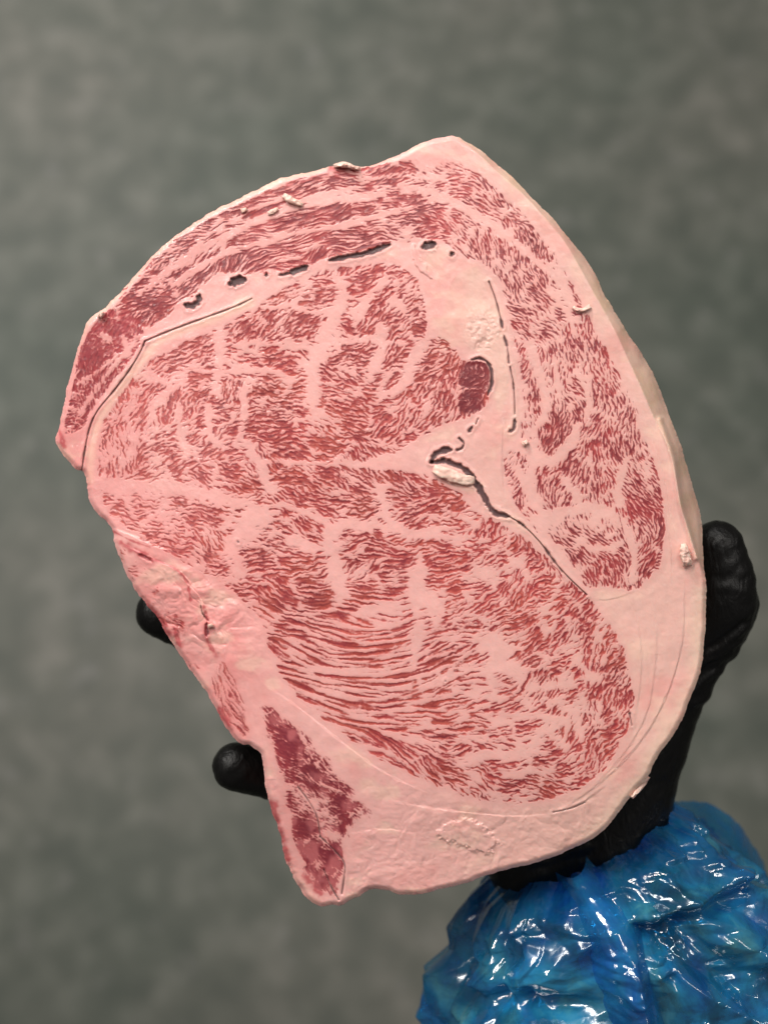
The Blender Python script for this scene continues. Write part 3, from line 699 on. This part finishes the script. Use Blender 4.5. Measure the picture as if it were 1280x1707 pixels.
for r in range(1, NR + 1):
    f = r / NR
    bulge = 0.0002 * math.sin(f * math.pi * .9) - 0.004 * f ** 3
    jitw = 0.0006 * fbm(ssum / 30, np.full(m, r * .8), 200, 3)
    pxy = csmooth(lp[:, :2], min(6 * r, 24)) + nrm2 * (bulge + jitw - 0.0004 * (r > 0))[:, None]
    rows.append(np.column_stack([pxy, zz * (1 - f) + np.minimum(back_z, zz - .004) * f]))
V = np.vstack(rows)
ii = np.arange(m); jn = (ii + 1) % m
Q = np.vstack([np.stack([r * m + ii, (r + 1) * m + ii, (r + 1) * m + jn, r * m + jn], 1) for r in range(NR)])
# rounded, closed back
ctr = rows[-1].mean(0)
inner = rows[-1] * np.array([.9, .9, 1]) + np.array([*(ctr[:2] * .1), 0]); inner[:, 2] = csmooth(inner[:, 2:3], 60)[:, 0] - 0.002
cen = np.array([[*ctr[:2], inner[:, 2].min() - .001]])
V = np.vstack([V, inner, cen])
Q = np.vstack([Q, np.stack([NR * m + ii, (NR + 1) * m + ii, (NR + 1) * m + jn, NR * m + jn], 1)])
TR = np.stack([(NR + 1) * m + ii, np.full(m, (NR + 2) * m), (NR + 1) * m + jn], 1)
me = mesh_np("outer_rim", V, Q, TR)
sx = V[:, 0] / S + 640; sy = V[:, 1] / S * -1 + 900
redk = sstep(-.1, .5, fbm(sx / 30, (sy + V[:, 2] * 4000) / 30, 210, 3)) * sstep(640, 400, sx) * .7
fatc = np.broadcast_to(lin(224, 186, 166), (len(V), 3)) * (1 + .1 * fbm(sx / 20, (sy + V[:, 2] * 5000) / 20, 215, 3))[:, None]
fatc = mixc(fatc, lin(214, 140, 134), sstep(640, 420, sx) * .8)
fatc[:m] = FAT.reshape(-1, 3)[LOOP]
gfield = -1 + 1.7 * redk; gfield[:m] = G.ravel()[LOOP]
add_attrs(me, gfield, fatc, np.broadcast_to(lin(160, 56, 64), (len(V), 3)))
link("outer_rim", me, MEAT, steak)

# ------------------------------------------------------------------ loose scraps of fat lying on the face
def zface(px, py):
    return float(Z[int(round((py - 210) / ST)), int(round((px - 78) / ST))])

def fat_material():
    m, nt, out = new_mat("loose_fat"); L = nt.links.new
    tc = N(nt, "ShaderNodeTexCoord"); n = N(nt, "ShaderNodeTexNoise"); n.inputs["Scale"].default_value = 400; n.inputs["Detail"].default_value = 4
    L(tc.outputs["Object"], n.inputs["Vector"])
    r = N(nt, "ShaderNodeValToRGB"); r.color_ramp.elements[0].position = .3; r.color_ramp.elements[1].position = .7
    r.color_ramp.elements[0].color = (*lin(226, 178, 166), 1); r.color_ramp.elements[1].color = (*lin(238, 212, 196), 1)
    L(n.outputs["Fac"], r.inputs[0])
    p = N(nt, "ShaderNodeBsdfPrincipled"); L(r.outputs[0], p.inputs["Base Color"]); p.inputs["Roughness"].default_value = .42
    p.inputs["Subsurface Weight"].default_value = .3; p.inputs["Subsurface Scale"].default_value = .0008; p.inputs["Subsurface Radius"].default_value = (1, .5, .4)
    b = N(nt, "ShaderNodeBump"); b.inputs["Strength"].default_value = .3; b.inputs["Distance"].default_value = .0004
    L(n.outputs["Fac"], b.inputs["Height"]); L(b.outputs[0], p.inputs["Normal"]); L(p.outputs[0], out.inputs[0]); return m
LFAT = fat_material()

def scrap(name, label, spine, widths, h, seed, cat="fat scrap", group=None, lift=0.0):
    """a lumpy strip along a spine given in photo pixels"""
    sp = chaikin(spine, 2, False) if len(spine) > 2 else np.array(spine, float)
    seg = np.hypot(*(sp[1:] - sp[:-1]).T); t = np.concatenate([[0], np.cumsum(seg)]); t /= t[-1]
    n = 36; u = np.linspace(0, 1, n)
    x = np.interp(u, t, sp[:, 0]); y = np.interp(u, t, sp[:, 1])
    wd = np.interp(u, np.linspace(0, 1, len(widths)), widths)
    dx = np.gradient(x); dy = np.gradient(y); l = np.hypot(dx, dy); nx_, ny_ = -dy / l, dx / l
    K = 20; ang = np.linspace(0, 2 * math.pi, K, endpoint=False)
    cx, cy = float(np.mean(x)), float(np.mean(y))
    z0 = zface(cx, cy)
    base = P3(cx, cy, z0)
    ca = np.cos(ang); sa = np.sin(ang)
    wl = wd[:, None] * (1 + .28 * fbm(u[:, None] * 9 + seed, ang[None] / 1.3 + seed, 230 + seed, 2))
    prof = np.sign(sa) * np.abs(sa) ** .7
    pxx = x[:, None] + nx_[:, None] * ca * wl; pyy = y[:, None] + ny_[:, None] * ca * wl
    taper = np.sqrt(np.clip(1 - (2 * u - 1) ** 4, 0.02, 1))[:, None]
    zz_ = z0 + lift * np.sin(u * math.pi * .5)[:, None] + h * (prof * .6 + .42) * taper * (1 + .25 * fbm(u[:, None] * 8, ang[None] * 2, 260 + seed, 2))
    X3, Y3 = P(pxx, pyy, zz_)
    V = np.stack([X3, Y3, zz_ + 0 * X3], -1).reshape(-1, 3)
    V = np.vstack([V, V[:K].mean(0), V[-K:].mean(0)]) - np.array(base)
    i = np.arange(n * K).reshape(n, K); j = np.roll(i, -1, 1)
    q = np.stack([i[:-1], j[:-1], j[1:], i[1:]], -1).reshape(-1, 4)
    a = np.arange(K); b = (a + 1) % K
    tr = np.vstack([np.stack([b, a, np.full(K, n * K)], 1), np.stack([(n - 1) * K + a, (n - 1) * K + b, np.full(K, n * K + 1)], 1)])
    me = mesh_np(name, V, q, tr)
    o = link(name, me, LFAT); o.matrix_world = HOLD @ Matrix.Translation(base)
    o['label'] = label; o['category'] = cat
    if group: o['group'] = group
    return o
GRP = "loose scraps of fat on the cut face"
scrap("fat_scrap", "long pale sliver of fat below the dark curved gap at the steak centre", [(722,781),(745,790),(770,800),(791,800)], [7,10,11,9,6], .0022, 1, group=GRP)
scrap("fat_scrap", "upright white lump of fat on the right rim of the steak beside the thumb", [(1138,906),(1141,925),(1146,944)], [4,8,9,7], .0036, 2, group=GRP)
scrap("fat_scrap", "white curled shaving of fat near the upper left edge of the steak", [(472,325),(482,332),(505,342)], [4,6,5,3], .0022, 3, group=GRP)
scrap("fat_crumb", "tiny bright white crumb of fat on the wide seam right of centre", [(870,741),(880,736)], [4,4], .0016, 4, "fat crumb", GRP)
scrap("fat_crumb", "round white crumb of fat stuck to the far left shoulder of the steak outline", [(165,523),(172,526)], [6,6], .0030, 5, "fat crumb", GRP)
scrap("fat_scrap", "thin wavy curl of fat beside the right outer rim of the cap", [(955,511),(962,517),(974,517),(984,510)], [2.5,3,3.5,4], .0016, 6, group=GRP)
scrap("fat_crumb", "small flat ragged crumb of fat, left of the white shaving by the upper edge", [(402,352),(412,348)], [4,3], .0012, 7, "fat crumb", GRP)
scrap("fat_crumb", "small ragged crumb of fat just below the white shaving near the upper left edge", [(446,356),(458,351),(464,347)], [3,4,2.5], .0012, 8, "fat crumb", GRP)
scrap("fat_scrap", "ragged tuft of torn membrane at the top edge of the steak", [(556,277),(572,273),(590,279),(600,281)], [3,5,4,2.5], .0030, 9, "membrane scrap", GRP)
scrap("fat_scrap", "narrow flap of fat hanging at the lower right edge above the blue sleeve", [(1052,1330),(1068,1312),(1080,1294)], [2.5,4.5,3.5], .0030, 10, group=GRP, lift=-.004)
scrap("fat_crumb", "tiny cluster of white fat grains by the torn hole at the left side", [(350,1040),(352,1046)], [4,5], .0020, 11, "fat crumb", GRP)

# ------------------------------------------------------------------ the gloved hand
person = thing("person", "person's right hand in a black glove and blue plastic sleeve holding the steak from behind", "person", P3(1150, 1750, -0.06))
PBASE = P3(1150, 1750, -0.06)

def glove_mesh():
    bm = bmesh.new()
    def chain(pts, sub=10):
        pts = [(*P3(x, y, z), r) for x, y, z, r in pts]
        fine = []
        for a, b in zip(pts[:-1], pts[1:]):
            for k in range(sub):
                f = k / sub
                fine.append([a[i] * (1 - f) + b[i] * f for i in range(4)])
        fine.append(list(pts[-1]))
        A = np.array(fine)
        for _ in range(6):
            A[1:-1] = (A[:-2] + 2 * A[1:-1] + A[2:]) / 4
        # overlapping rings joined into a tube with round ends
        K = 20
        rings = []
        dirs = np.gradient(A[:, :3], axis=0); dirs /= np.linalg.norm(dirs, axis=1, keepdims=True)
        st_ = [(A[0, :3] - dirs[0] * A[0, 3] * math.sin(t), A[0, 3] * math.cos(t), dirs[0]) for t in (1.45, 1.1, .7, .35)]
        en = [(A[-1, :3] + dirs[-1] * A[-1, 3] * math.sin(t), A[-1, 3] * math.cos(t), dirs[-1]) for t in (.35, .7, 1.1, 1.45)]
        seq = st_ + [(A[i, :3], A[i, 3], dirs[i]) for i in range(len(A))] + en
        for c, r, d_ in seq:
            d_ = Vector(d_); s1 = d_.cross(Vector((0, 0, 1))).normalized(); s2 = d_.cross(s1)
            rings.append([bm.verts.new(Vector(c) + (s1 * math.cos(a) + s2 * math.sin(a)) * r) for a in np.linspace(0, 2 * math.pi, K, endpoint=False)])
        for r0, r1 in zip(rings[:-1], rings[1:]):
            for i in range(K):
                bm.faces.new((r0[i], r0[(i + 1) % K], r1[(i + 1) % K], r1[i]))
        bm.faces.new(rings[0][::-1]); bm.faces.new(rings[-1])
    W = (1075, 1560, -.060, .028)
    # thumb
    chain([(1010,1420,-.056,.0225),(1030,1350,-.056,.0215),(1050,1280,-.054,.0200),(1106,1160,-.050,.0158),(1150,1090,-.046,.0142),(1194,1012,-.041,.0160),(1198,960,-.038,.0142),(1194,912,-.035,.0108)])
    chain([(1200,985,-.041,.0105),(1236,1006,-.042,.0080),(1195,1070,-.045,.0095)])
    # fingers
    chain([(870,1110,-.058,.0125),(720,960,-.052,.0112),(590,860,-.046,.0102),(520,800,-.042,.0092)])
    chain([(800,1160,-.060,.0128),(580,1125,-.058,.0115),(400,1085,-.050,.0102),(266,1022,-.0415,.0096)])
    chain([(810,1240,-.060,.0122),(600,1225,-.058,.0108),(470,1180,-.052,.0098),(410,1160,-.046,.0090)])
    chain([(850,1320,-.058,.0115),(640,1330,-.056,.0104),(495,1303,-.047,.0096),(394,1278,-.036,.0097)])
    # palm
    for kx, ky in ((870,1110),(800,1160),(810,1240),(850,1320)):
        chain([(1000,1450,-.060,.0215),(940,1340,-.061,.0185),(kx,ky,-.060,.0145)])
    chain([(1060,1540,-.060,.0235),(985,1450,-.060,.0215),(1000,1250,-.060,.017),(870,1110,-.060,.0135)])
    chain([(1060,1540,-.060,.0235),(1010,1440,-.058,.0225),(1050,1280,-.056,.018)])
    chain([(1000,1540,-.060,.0215),(890,1448,-.056,.0190),(840,1350,-.057,.0155)])
    chain([(965,1480,-.058,.024),(1010,1580,-.060,.026)]); chain([(930,1440,-.058,.021),(1000,1380,-.057,.0215)])
    chain([(980,1560,-.060,.021),(1010,1640,-.062,.023)])
    chain([(1120,1560,-.060,.021),(1140,1640,-.062,.023)])
    chain([(1060,1540,-.060,.026),(1085,1660,-.062,.029)])
    bm.normal_update()
    me = bpy.data.meshes.new("glove"); bm.to_mesh(me); bm.free()
    o = bpy.data.objects.new("glove", me); COL.objects.link(o)
    r = o.modifiers.new("r", 'REMESH'); r.mode = 'VOXEL'; r.voxel_size = 0.0011
    s = o.modifiers.new("s", 'SMOOTH'); s.factor = .6; s.iterations = 10
    dg = bpy.context.evaluated_depsgraph_get(); dg.update()
    me2 = bpy.data.meshes.new_from_object(o.evaluated_get(dg))
    bpy.data.objects.remove(o); bpy.data.meshes.remove(me)
    # rubber creases
    n = len(me2.vertices); co_ = np.empty(n * 3, np.float32); me2.vertices.foreach_get("co", co_); co_ = co_.reshape(-1, 3).astype(float)
    no = np.empty(n * 3, np.float32); me2.vertices.foreach_get("normal", no); no = no.reshape(-1, 3)
    k = S * (D - co_[:, 2]) / D
    px = co_[:, 0] / k + 640; py = 853.5 - co_[:, 1] / k
    dsp = np.zeros(n)
    def crease(x0, y0, x1, y1, wd, dp, seed):
        d_ = np.array([x1 - x0, y1 - y0], float); l = np.hypot(*d_); d_ /= l
        u = (px - x0) * d_[0] + (py - y0) * d_[1]; v_ = -(px - x0) * d_[1] + (py - y0) * d_[0]
        v_ = v_ + 6 * fbm(u / 40, u * 0, seed, 2)
        e_ = sstep(-15, 10, u) * sstep(l + 15, l - 10, u)
        return 1.1 * e_ * dp * (np.exp(-(v_ / wd) ** 2) - .6 * np.exp(-((v_ - 1.7 * wd) / wd) ** 2))
    for a in [(1165,1095,1245,1040,5,-.0010),(1168,1112,1230,1070,4,.0011),(1140,1150,1215,1100,5,-.0008),(1150,1180,1190,1150,6,.0006),(1090,1250,1160,1200,7,-.0002),(1080,1300,1150,1260,8,.0002),(1190,960,1255,975,10,-.0004),(880,1440,980,1405,8,.0007)]:
        dsp += crease(*a, 300 + int(a[0]) % 50)
    dsp += 0.00035 * fbm((px + py) / 16, (px - py) / 60, 330, 3)
    co_ += no * dsp[:, None]
    co_ -= np.array(PBASE)
    me2.vertices.foreach_set("co", co_.astype(np.float32).ravel())
    me2.polygons.foreach_set("use_smooth", np.ones(len(me2.polygons), bool)); me2.update()
    me2.name = "glove"
    return me2
def glove_material():
    m, nt, out = new_mat("black_nitrile"); L = nt.links.new
    tc = N(nt, "ShaderNodeTexCoord")
    n = N(nt, "ShaderNodeTexNoise"); n.inputs["Scale"].default_value = 260; n.inputs["Detail"].default_value = 5; n.inputs["Distortion"].default_value = 1.2
    mp = N(nt, "ShaderNodeMapping"); mp.inputs["Scale"].default_value = (1, .45, 1); mp.inputs["Rotation"].default_value = (0, 0, .6)
    L(tc.outputs["Object"], mp.inputs[0]); L(mp.outputs[0], n.inputs["Vector"])
    n2 = N(nt, "ShaderNodeTexNoise"); n2.inputs["Scale"].default_value = 2600; n2.inputs["Detail"].default_value = 2
    L(tc.outputs["Object"], n2.inputs["Vector"])
    p = N(nt, "ShaderNodeBsdfPrincipled"); p.inputs["Base Color"].default_value = (.0035, .0031, .0030, 1)
    mr = N(nt, "ShaderNodeMapRange"); mr.inputs["To Min"].default_value = .34; mr.inputs["To Max"].default_value = .5
    L(n.outputs["Fac"], mr.inputs["Value"]); L(mr.outputs[0], p.inputs["Roughness"])
    p.inputs["Specular IOR Level"].default_value = .32
    b = N(nt, "ShaderNodeBump"); b.inputs["Strength"].default_value = .55; b.inputs["Distance"].default_value = .0012
    L(n.outputs["Fac"], b.inputs["Height"])
    b2 = N(nt, "ShaderNodeBump"); b2.inputs["Strength"].default_value = .12; b2.inputs["Distance"].default_value = .0003
    L(n2.outputs["Fac"], b2.inputs["Height"]); L(b.outputs[0], b2.inputs["Normal"]); L(b2.outputs[0], p.inputs["Normal"])
    L(p.outputs[0], out.inputs[0]); return m
link("glove", glove_mesh(), glove_material(), person)

# ------------------------------------------------------------------ blue plastic sleeve cover
def film_material():
    m, nt, out = new_mat("blue_plastic_film"); L = nt.links.new
    tc = N(nt, "ShaderNodeTexCoord")
    ly = N(nt, "ShaderNodeAttribute"); ly.attribute_name = "film_layers"
    n = N(nt, "ShaderNodeTexNoise"); n.inputs["Scale"].default_value = 60; n.inputs["Detail"].default_value = 6; n.inputs["Roughness"].default_value = .62; n.inputs["Distortion"].default_value = .8
    L(tc.outputs["Object"], n.inputs["Vector"])
    ad = N(nt, "ShaderNodeMath", operation='MULTIPLY_ADD'); ad.inputs[1].default_value = .9
    L(n.outputs["Fac"], ad.inputs[0]); L(ly.outputs["Fac"], ad.inputs[2])
    r = N(nt, "ShaderNodeValToRGB"); e = r.color_ramp.elements
    e[0].position = .30; e[0].color = (.13, .52, .62, 1)
    e[1].position = .95; e[1].color = (.005, .11, .55, 1)
    q = e.new(.52); q.color = (.024, .31, .58, 1)
    L(ad.outputs[0], r.inputs[0])
    wn = N(nt, "ShaderNodeTexNoise"); wn.inputs["Scale"].default_value = 45; wn.inputs["Detail"].default_value = 4
    L(tc.outputs["Object"], wn.inputs["Vector"])
    wv = N(nt, "ShaderNodeVectorMath", operation='MULTIPLY_ADD'); wv.inputs[1].default_value = (.02, .02, .02)
    L(wn.outputs["Color"], wv.inputs[0]); L(tc.outputs["Object"], wv.inputs[2])
    prev = None
    for scl, dst, st_ in ((160, .0008, .3),):
        vo = N(nt, "ShaderNodeTexVoronoi", feature='DISTANCE_TO_EDGE'); vo.inputs["Scale"].default_value = scl
        L(wv.outputs[0], vo.inputs["Vector"])
        mn = N(nt, "ShaderNodeMath", operation='MINIMUM'); mn.inputs[1].default_value = .3; L(vo.outputs["Distance"], mn.inputs[0])
        b = N(nt, "ShaderNodeBump"); b.invert = True; b.inputs["Strength"].default_value = st_; b.inputs["Distance"].default_value = dst
        L(mn.outputs[0], b.inputs["Height"])
        if prev: L(prev.outputs[0], b.inputs["Normal"])
        prev = b
    df = N(nt, "ShaderNodeBsdfDiffuse"); L(r.outputs[0], df.inputs[0]); L(b.outputs[0], df.inputs["Normal"])
    tl = N(nt, "ShaderNodeBsdfTranslucent"); L(r.outputs[0], tl.inputs[0]); L(b.outputs[0], tl.inputs["Normal"])
    m1 = N(nt, "ShaderNodeMixShader"); m1.inputs[0].default_value = .35; L(df.outputs[0], m1.inputs[1]); L(tl.outputs[0], m1.inputs[2])
    tr = N(nt, "ShaderNodeBsdfTransparent"); tr.inputs[0].default_value = (.10, .48, .78, 1)
    m2 = N(nt, "ShaderNodeMixShader")
    cl = N(nt, "ShaderNodeTexNoise"); cl.inputs["Scale"].default_value = 30; cl.inputs["Detail"].default_value = 6; cl.inputs["Roughness"].default_value = .6; cl.inputs["Distortion"].default_value = 1.0
    L(tc.outputs["Object"], cl.inputs["Vector"])
    cr = N(nt, "ShaderNodeMapRange"); cr.inputs["From Min"].default_value = .36; cr.inputs["From Max"].default_value = .62
    cr.inputs["To Min"].default_value = .16; cr.inputs["To Max"].default_value = .76
    L(cl.outputs["Fac"], cr.inputs["Value"]); L(cr.outputs[0], m2.inputs[0])
    L(m1.outputs[0], m2.inputs[1]); L(tr.outputs[0], m2.inputs[2])
    lw = N(nt, "ShaderNodeLayerWeight"); lw.inputs["Blend"].default_value = .5; L(b.outputs[0], lw.inputs["Normal"])
    pw = N(nt, "ShaderNodeMath", operation='POWER'); pw.inputs[1].default_value = 3.2; L(lw.outputs["Facing"], pw.inputs[0])
    fr = N(nt, "ShaderNodeMath", operation='MULTIPLY_ADD'); fr.inputs[1].default_value = .55; fr.inputs[2].default_value = .10; L(pw.outputs[0], fr.inputs[0])
    gl = N(nt, "ShaderNodeBsdfGlossy"); rg = N(nt, "ShaderNodeMapRange"); rg.inputs["From Min"].default_value = .35; rg.inputs["From Max"].default_value = .65; rg.inputs["To Min"].default_value = .05; rg.inputs["To Max"].default_value = .24; L(n.outputs["Fac"], rg.inputs["Value"]); L(rg.outputs[0], gl.inputs["Roughness"]); gl.inputs[0].default_value = (.95, .98, 1, 1); L(b.outputs[0], gl.inputs["Normal"])
    m3 = N(nt, "ShaderNodeMixShader"); L(fr.outputs[0], m3.inputs[0]); L(m2.outputs[0], m3.inputs[1]); L(gl.outputs[0], m3.inputs[2])
    L(m3.outputs[0], out.inputs[0]); return m
FILM = film_material()

def tri(x):
    return np.abs((x % 2.0) - 1.0) * 2 - 1
def crumple(x, y, seed, n=7, base=90.0):
    """flat facets meeting in sharp creases: warped triangle waves in many directions (x, y in px)"""
    r = np.random.default_rng(seed); h = 0
    wx = x + 30 * fbm(x / 90, y / 90, seed, 2); wy = y + 30 * fbm(x / 90, y / 90, seed + 9, 2)
    for k in range(n):
        a = r.uniform(0, math.pi); wl = base * (0.62 ** (k * .55)) * r.uniform(.8, 1.25)
        h = h + (wl / base) * tri((wx * math.cos(a) + wy * math.sin(a)) / wl + r.uniform(0, 2)) * sstep(-.5, .35, vn(x / (wl * 1.5), y / (wl * 1.5), seed + 20 + k))
    return h

def ridged(x, y, size, seed, stretch=1.0):
    """concave dents between sharp ridge lines, as in crumpled film"""
    r = np.random.default_rng(seed); tx_ = r.random((64, 64)); ty_ = r.random((64, 64)); tw = r.random((64, 64))
    wx = x / size / stretch + .28 * fbm(x / size * 1.3, y / size * 1.3, seed, 2); wy = y / size + .28 * fbm(x / size * 1.3, y / size * 1.3, seed + 4, 2)
    xi = np.floor(wx).astype(int); yi = np.floor(wy).astype(int)
    f1 = np.full(x.shape, 1e9); f2 = f1.copy(); ww = np.zeros(x.shape)
    for a in (-1, 0, 1):
        for b in (-1, 0, 1):
            ia, ib = (xi + a) & 63, (yi + b) & 63
            d = np.hypot(xi + a + tx_[ia, ib] - wx, yi + b + ty_[ia, ib] - wy)
            m_ = d < f1
            f2 = np.where(m_, f1, np.minimum(f2, d)); ww = np.where(m_, tw[ia, ib], ww); f1 = np.where(m_, d, f1)
    return .35 - np.minimum(f2 - f1, .55) * 1.15

def facet(x, y, size, seed, stretch=1.0, ang=.5):
    """flat triangular facets meeting in sharp creases"""
    t = np.random.default_rng(seed).random((128, 128)) * 2 - 1
    ca, sa = math.cos(ang), math.sin(ang)
    u = (x * ca + y * sa) / size / stretch + .34 * vn(x / size / 2.3, y / size / 2.3, seed + 1); v = (-x * sa + y * ca) / size + .34 * vn(x / size / 2.3, y / size / 2.3, seed + 2)
    u = u + v * .5
    ui = np.floor(u).astype(int); vi = np.floor(v).astype(int); fu = u - ui; fv = v - vi
    g = lambda a, b: t[(ui + a) & 127, (vi + b) & 127]
    lo = g(0, 0) + fu * (g(1, 0) - g(0, 0)) + fv * (g(0, 1) - g(0, 0))
    hi = g(1, 1) + (1 - fu) * (g(0, 1) - g(1, 1)) + (1 - fv) * (g(1, 0) - g(1, 1))
    return np.where(fu + fv < 1, lo, hi)

def film_relief(x, y, seed):
    patch = sstep(-.35, .25, fbm(x / 90, y / 90, seed + 31, 2))
    return 34 * facet(x, y, 112, seed, 2.2, .15) + 25 * facet(x, y, 56, seed + 3, 2.2, -.35) + (15 * facet(x, y, 32, seed + 6, 2.2, .5) + 7 * facet(x, y, 15, seed + 9, 1.6, -.9)) * (.12 + .88 * patch)

def sleeve_tube():
    NT, NP = 480, 800
    t = np.linspace(0, 620, NT); ph = np.linspace(0, 2 * math.pi, NP, endpoint=False)
    T_, PH = np.meshgrid(t, ph, indexing='ij')
    ax = np.array([.40, .917]); pr = np.array([.917, -.40])
    c0 = np.array([968., 1404.])
    # half widths left / right of the axis and depth, along the arm
    wl = np.interp(t, [-1, 12, 39, 74, 84, 93, 153, 260, 620], [158, 202, 241, 261, 285, 317, 347, 352, 330])
    wr = np.interp(t, [-17, 21, 87, 188, 300, 620], [155, 181, 207, 251, 285, 300])
    wd = np.interp(t, [0, 30, 80, 160, 300, 620], [.031, .041, .049, .054, .056, .056])
    c = np.cos(PH); s = np.sin(PH)
    W_ = np.where(c > 0, wr[:, None], wl[:, None])
    arc = PH * 250                                         # px round the arm, for the creases
    cx_ = c0[0] + T_ * ax[0] + pr[0] * c * W_; cy_ = c0[1] + T_ * ax[1] + pr[1] * c * W_
    per = lambda f: f                                      # seam lies at the back
    arc2 = ((PH + math.pi / 2) % (2 * math.pi)) * 250
    h = 10 * ridged(T_, arc2, 170, 400, 1.3) + film_relief(T_, arc2, 600)
    h = h + 9 * tri(arc2 / 47 + .8 * fbm(T_ / 60, arc2 / 60, 460, 2)) * np.exp(-T_ / 45)
    h = h + 8 * fbm(T_ / 130, arc2 / 130, 470, 2)
    # one deep fold across the front left lobe and one over the top
    yfold = cy_ - (1600 - .10 * (cx_ - 900)); front = sstep(.1, .6, s)
    h = h + front * sstep(1000, 900, cx_) * (-34 * np.exp(-(yfold / 20) ** 2) + 22 * np.exp(-((yfold - 42) / 20) ** 2))
    yf2 = cy_ - (1445 - .22 * (cx_ - 1100)) ; h = h + front * sstep(960, 1010, cx_) * sstep(1260, 1180, cx_) * (18 * np.exp(-(yf2 / 12) ** 2) - 22 * np.exp(-((yf2 - 24) / 12) ** 2))
    h = h * sstep(-10, 40, T_)
    seam = np.minimum(arc2, 2 * math.pi * 250 - arc2); h = h * sstep(0, 120, seam) 
    zc = -.060
    z = zc + (wd[:, None] + h * S) * s
    px = cx_ + pr[0] * c * h; py = cy_ + pr[1] * c * h
    px = px + ax[0] * 12 * fbm(arc2 / 40, T_ * 0, 480, 3) * np.exp(-T_ / 30); py = py + ax[1] * 12 * fbm(arc2 / 40, T_ * 0, 480, 3) * np.exp(-T_ / 30)
    X, Y = P(px, py, zc)                                   # laid out at the arm's own depth
    V = np.stack([X, Y, z], -1).reshape(-1, 3) - np.array(PBASE)
    i = np.arange(NT * NP).reshape(NT, NP); j = np.roll(i, -1, 1)
    q = np.stack([i[:-1], j[:-1], j[1:], i[1:]], -1).reshape(-1, 4)
    me = mesh_np("sleeve_cover", V, q)
    lay = .10 + .30 * fbm(T_ / 80, arc2 / 80, 490, 3) + .18 * np.exp(-T_ / 40)
    a = me.attributes.new("film_layers", 'FLOAT', 'POINT'); a.data.foreach_set("value", lay.astype(np.float32).ravel())
    return me
sleeve = link("sleeve_cover", sleeve_tube(), FILM, person)

def film_sheet(name, spine, widths, zs, seed, amp, lay, parent, arch=.006):
    """a folded strip of film: spine in px with half widths, arched across"""
    sp = chaikin(spine, 2, False); seg = np.hypot(*(sp[1:] - sp[:-1]).T); tt = np.concatenate([[0], np.cumsum(seg)]); Lg = tt[-1]; tt /= Lg
    n, k = 160, 90
    u = np.linspace(0, 1, n); v_ = np.linspace(-1, 1, k)
    x = np.interp(u, tt, sp[:, 0]); y = np.interp(u, tt, sp[:, 1]); dx = np.gradient(x); dy = np.gradient(y); l = np.hypot(dx, dy)
    wd = np.interp(u, np.linspace(0, 1, len(widths)), widths); zb = np.interp(u, np.linspace(0, 1, len(zs)), zs)
    U, Vv = np.meshgrid(u, v_, indexing='ij')
    rag = 1 + .10 * fbm(U * Lg / 30, np.sign(Vv) * 3.3, seed, 3)
    px = x[:, None] - (dy / l * wd)[:, None] * Vv * rag; py = y[:, None] + (dx / l * wd)[:, None] * Vv * rag
    z = zb[:, None] + arch * (1 - np.abs(Vv) ** 2.2) + amp * S * .06 * film_relief(U * Lg, Vv * wd[:, None] + 500, seed + 3) * (1 - .5 * Vv ** 4)
    X, Y = P(px, py, -.03)
    Vt = np.stack([X, Y, z], -1).reshape(-1, 3) - np.array(PBASE)
    i = np.arange(n * k).reshape(n, k)
    q = np.stack([i[:-1, :-1], i[1:, :-1], i[1:, 1:], i[:-1, 1:]], -1).reshape(-1, 4)
    me = mesh_np(name, Vt, q)
    a = me.attributes.new("film_layers", 'FLOAT', 'POINT'); a.data.foreach_set("value", np.full(n * k, lay, np.float32))
    return link(name, me, FILM, parent)
def forearm():
    n, k = 40, 48
    u = np.linspace(0, 1, n); a = np.linspace(0, 2 * math.pi, k, endpoint=False)
    U, A_ = np.meshgrid(u, a, indexing='ij')
    cx_ = 1055 + 170 * U; cy_ = 1520 + 480 * U; r_ = .030 + .016 * sstep(0, .35, U) + .0012 * fbm(U * 14, A_ * 2, 700, 3)
    zc = -.060
    X, Y = P(cx_, cy_, zc)
    X = X + r_ * np.cos(A_) * .93; Y = Y + r_ * np.cos(A_) * .34; Zz = zc + r_ * .93 * np.sin(A_)
    V = np.stack([X, Y, Zz], -1).reshape(-1, 3) - np.array(PBASE)
    i = np.arange(n * k).reshape(n, k); j = np.roll(i, -1, 1)
    q = np.stack([i[:-1], i[1:], j[1:], j[:-1]], -1).reshape(-1, 4)
    m, nt, out = new_mat("dark_work_jacket"); L = nt.links.new
    tc = N(nt, "ShaderNodeTexCoord"); n1 = N(nt, "ShaderNodeTexNoise"); n1.inputs["Scale"].default_value = 60; n1.inputs["Detail"].default_value = 5
    L(tc.outputs["Object"], n1.inputs["Vector"])
    rr_ = N(nt, "ShaderNodeValToRGB"); rr_.color_ramp.elements[0].color = (.012, .013, .015, 1); rr_.color_ramp.elements[1].color = (.05, .052, .05, 1)
    L(n1.outputs["Fac"], rr_.inputs[0])
    p = N(nt, "ShaderNodeBsdfPrincipled"); p.inputs["Roughness"].default_value = .8; L(rr_.outputs[0], p.inputs["Base Color"]); L(p.outputs[0], out.inputs[0])
    link("jacket_sleeve", mesh_np("jacket_sleeve", V, q), m, person)
forearm()
film_sheet("film_fold", [(955,1448),(985,1500),(1010,1570),(1035,1650),(1060,1740)], [30,52,56,44,52], [-.036,-.018,-.012,-.010,-.010], 500, 14, .27, sleeve, .016)
film_sheet("film_fold", [(1150,1452),(1212,1448),(1258,1480),(1300,1560),(1340,1680)], [26,60,70,70,60], [-.098,-.096,-.094,-.092,-.09], 520, 7, .25, sleeve, .022)
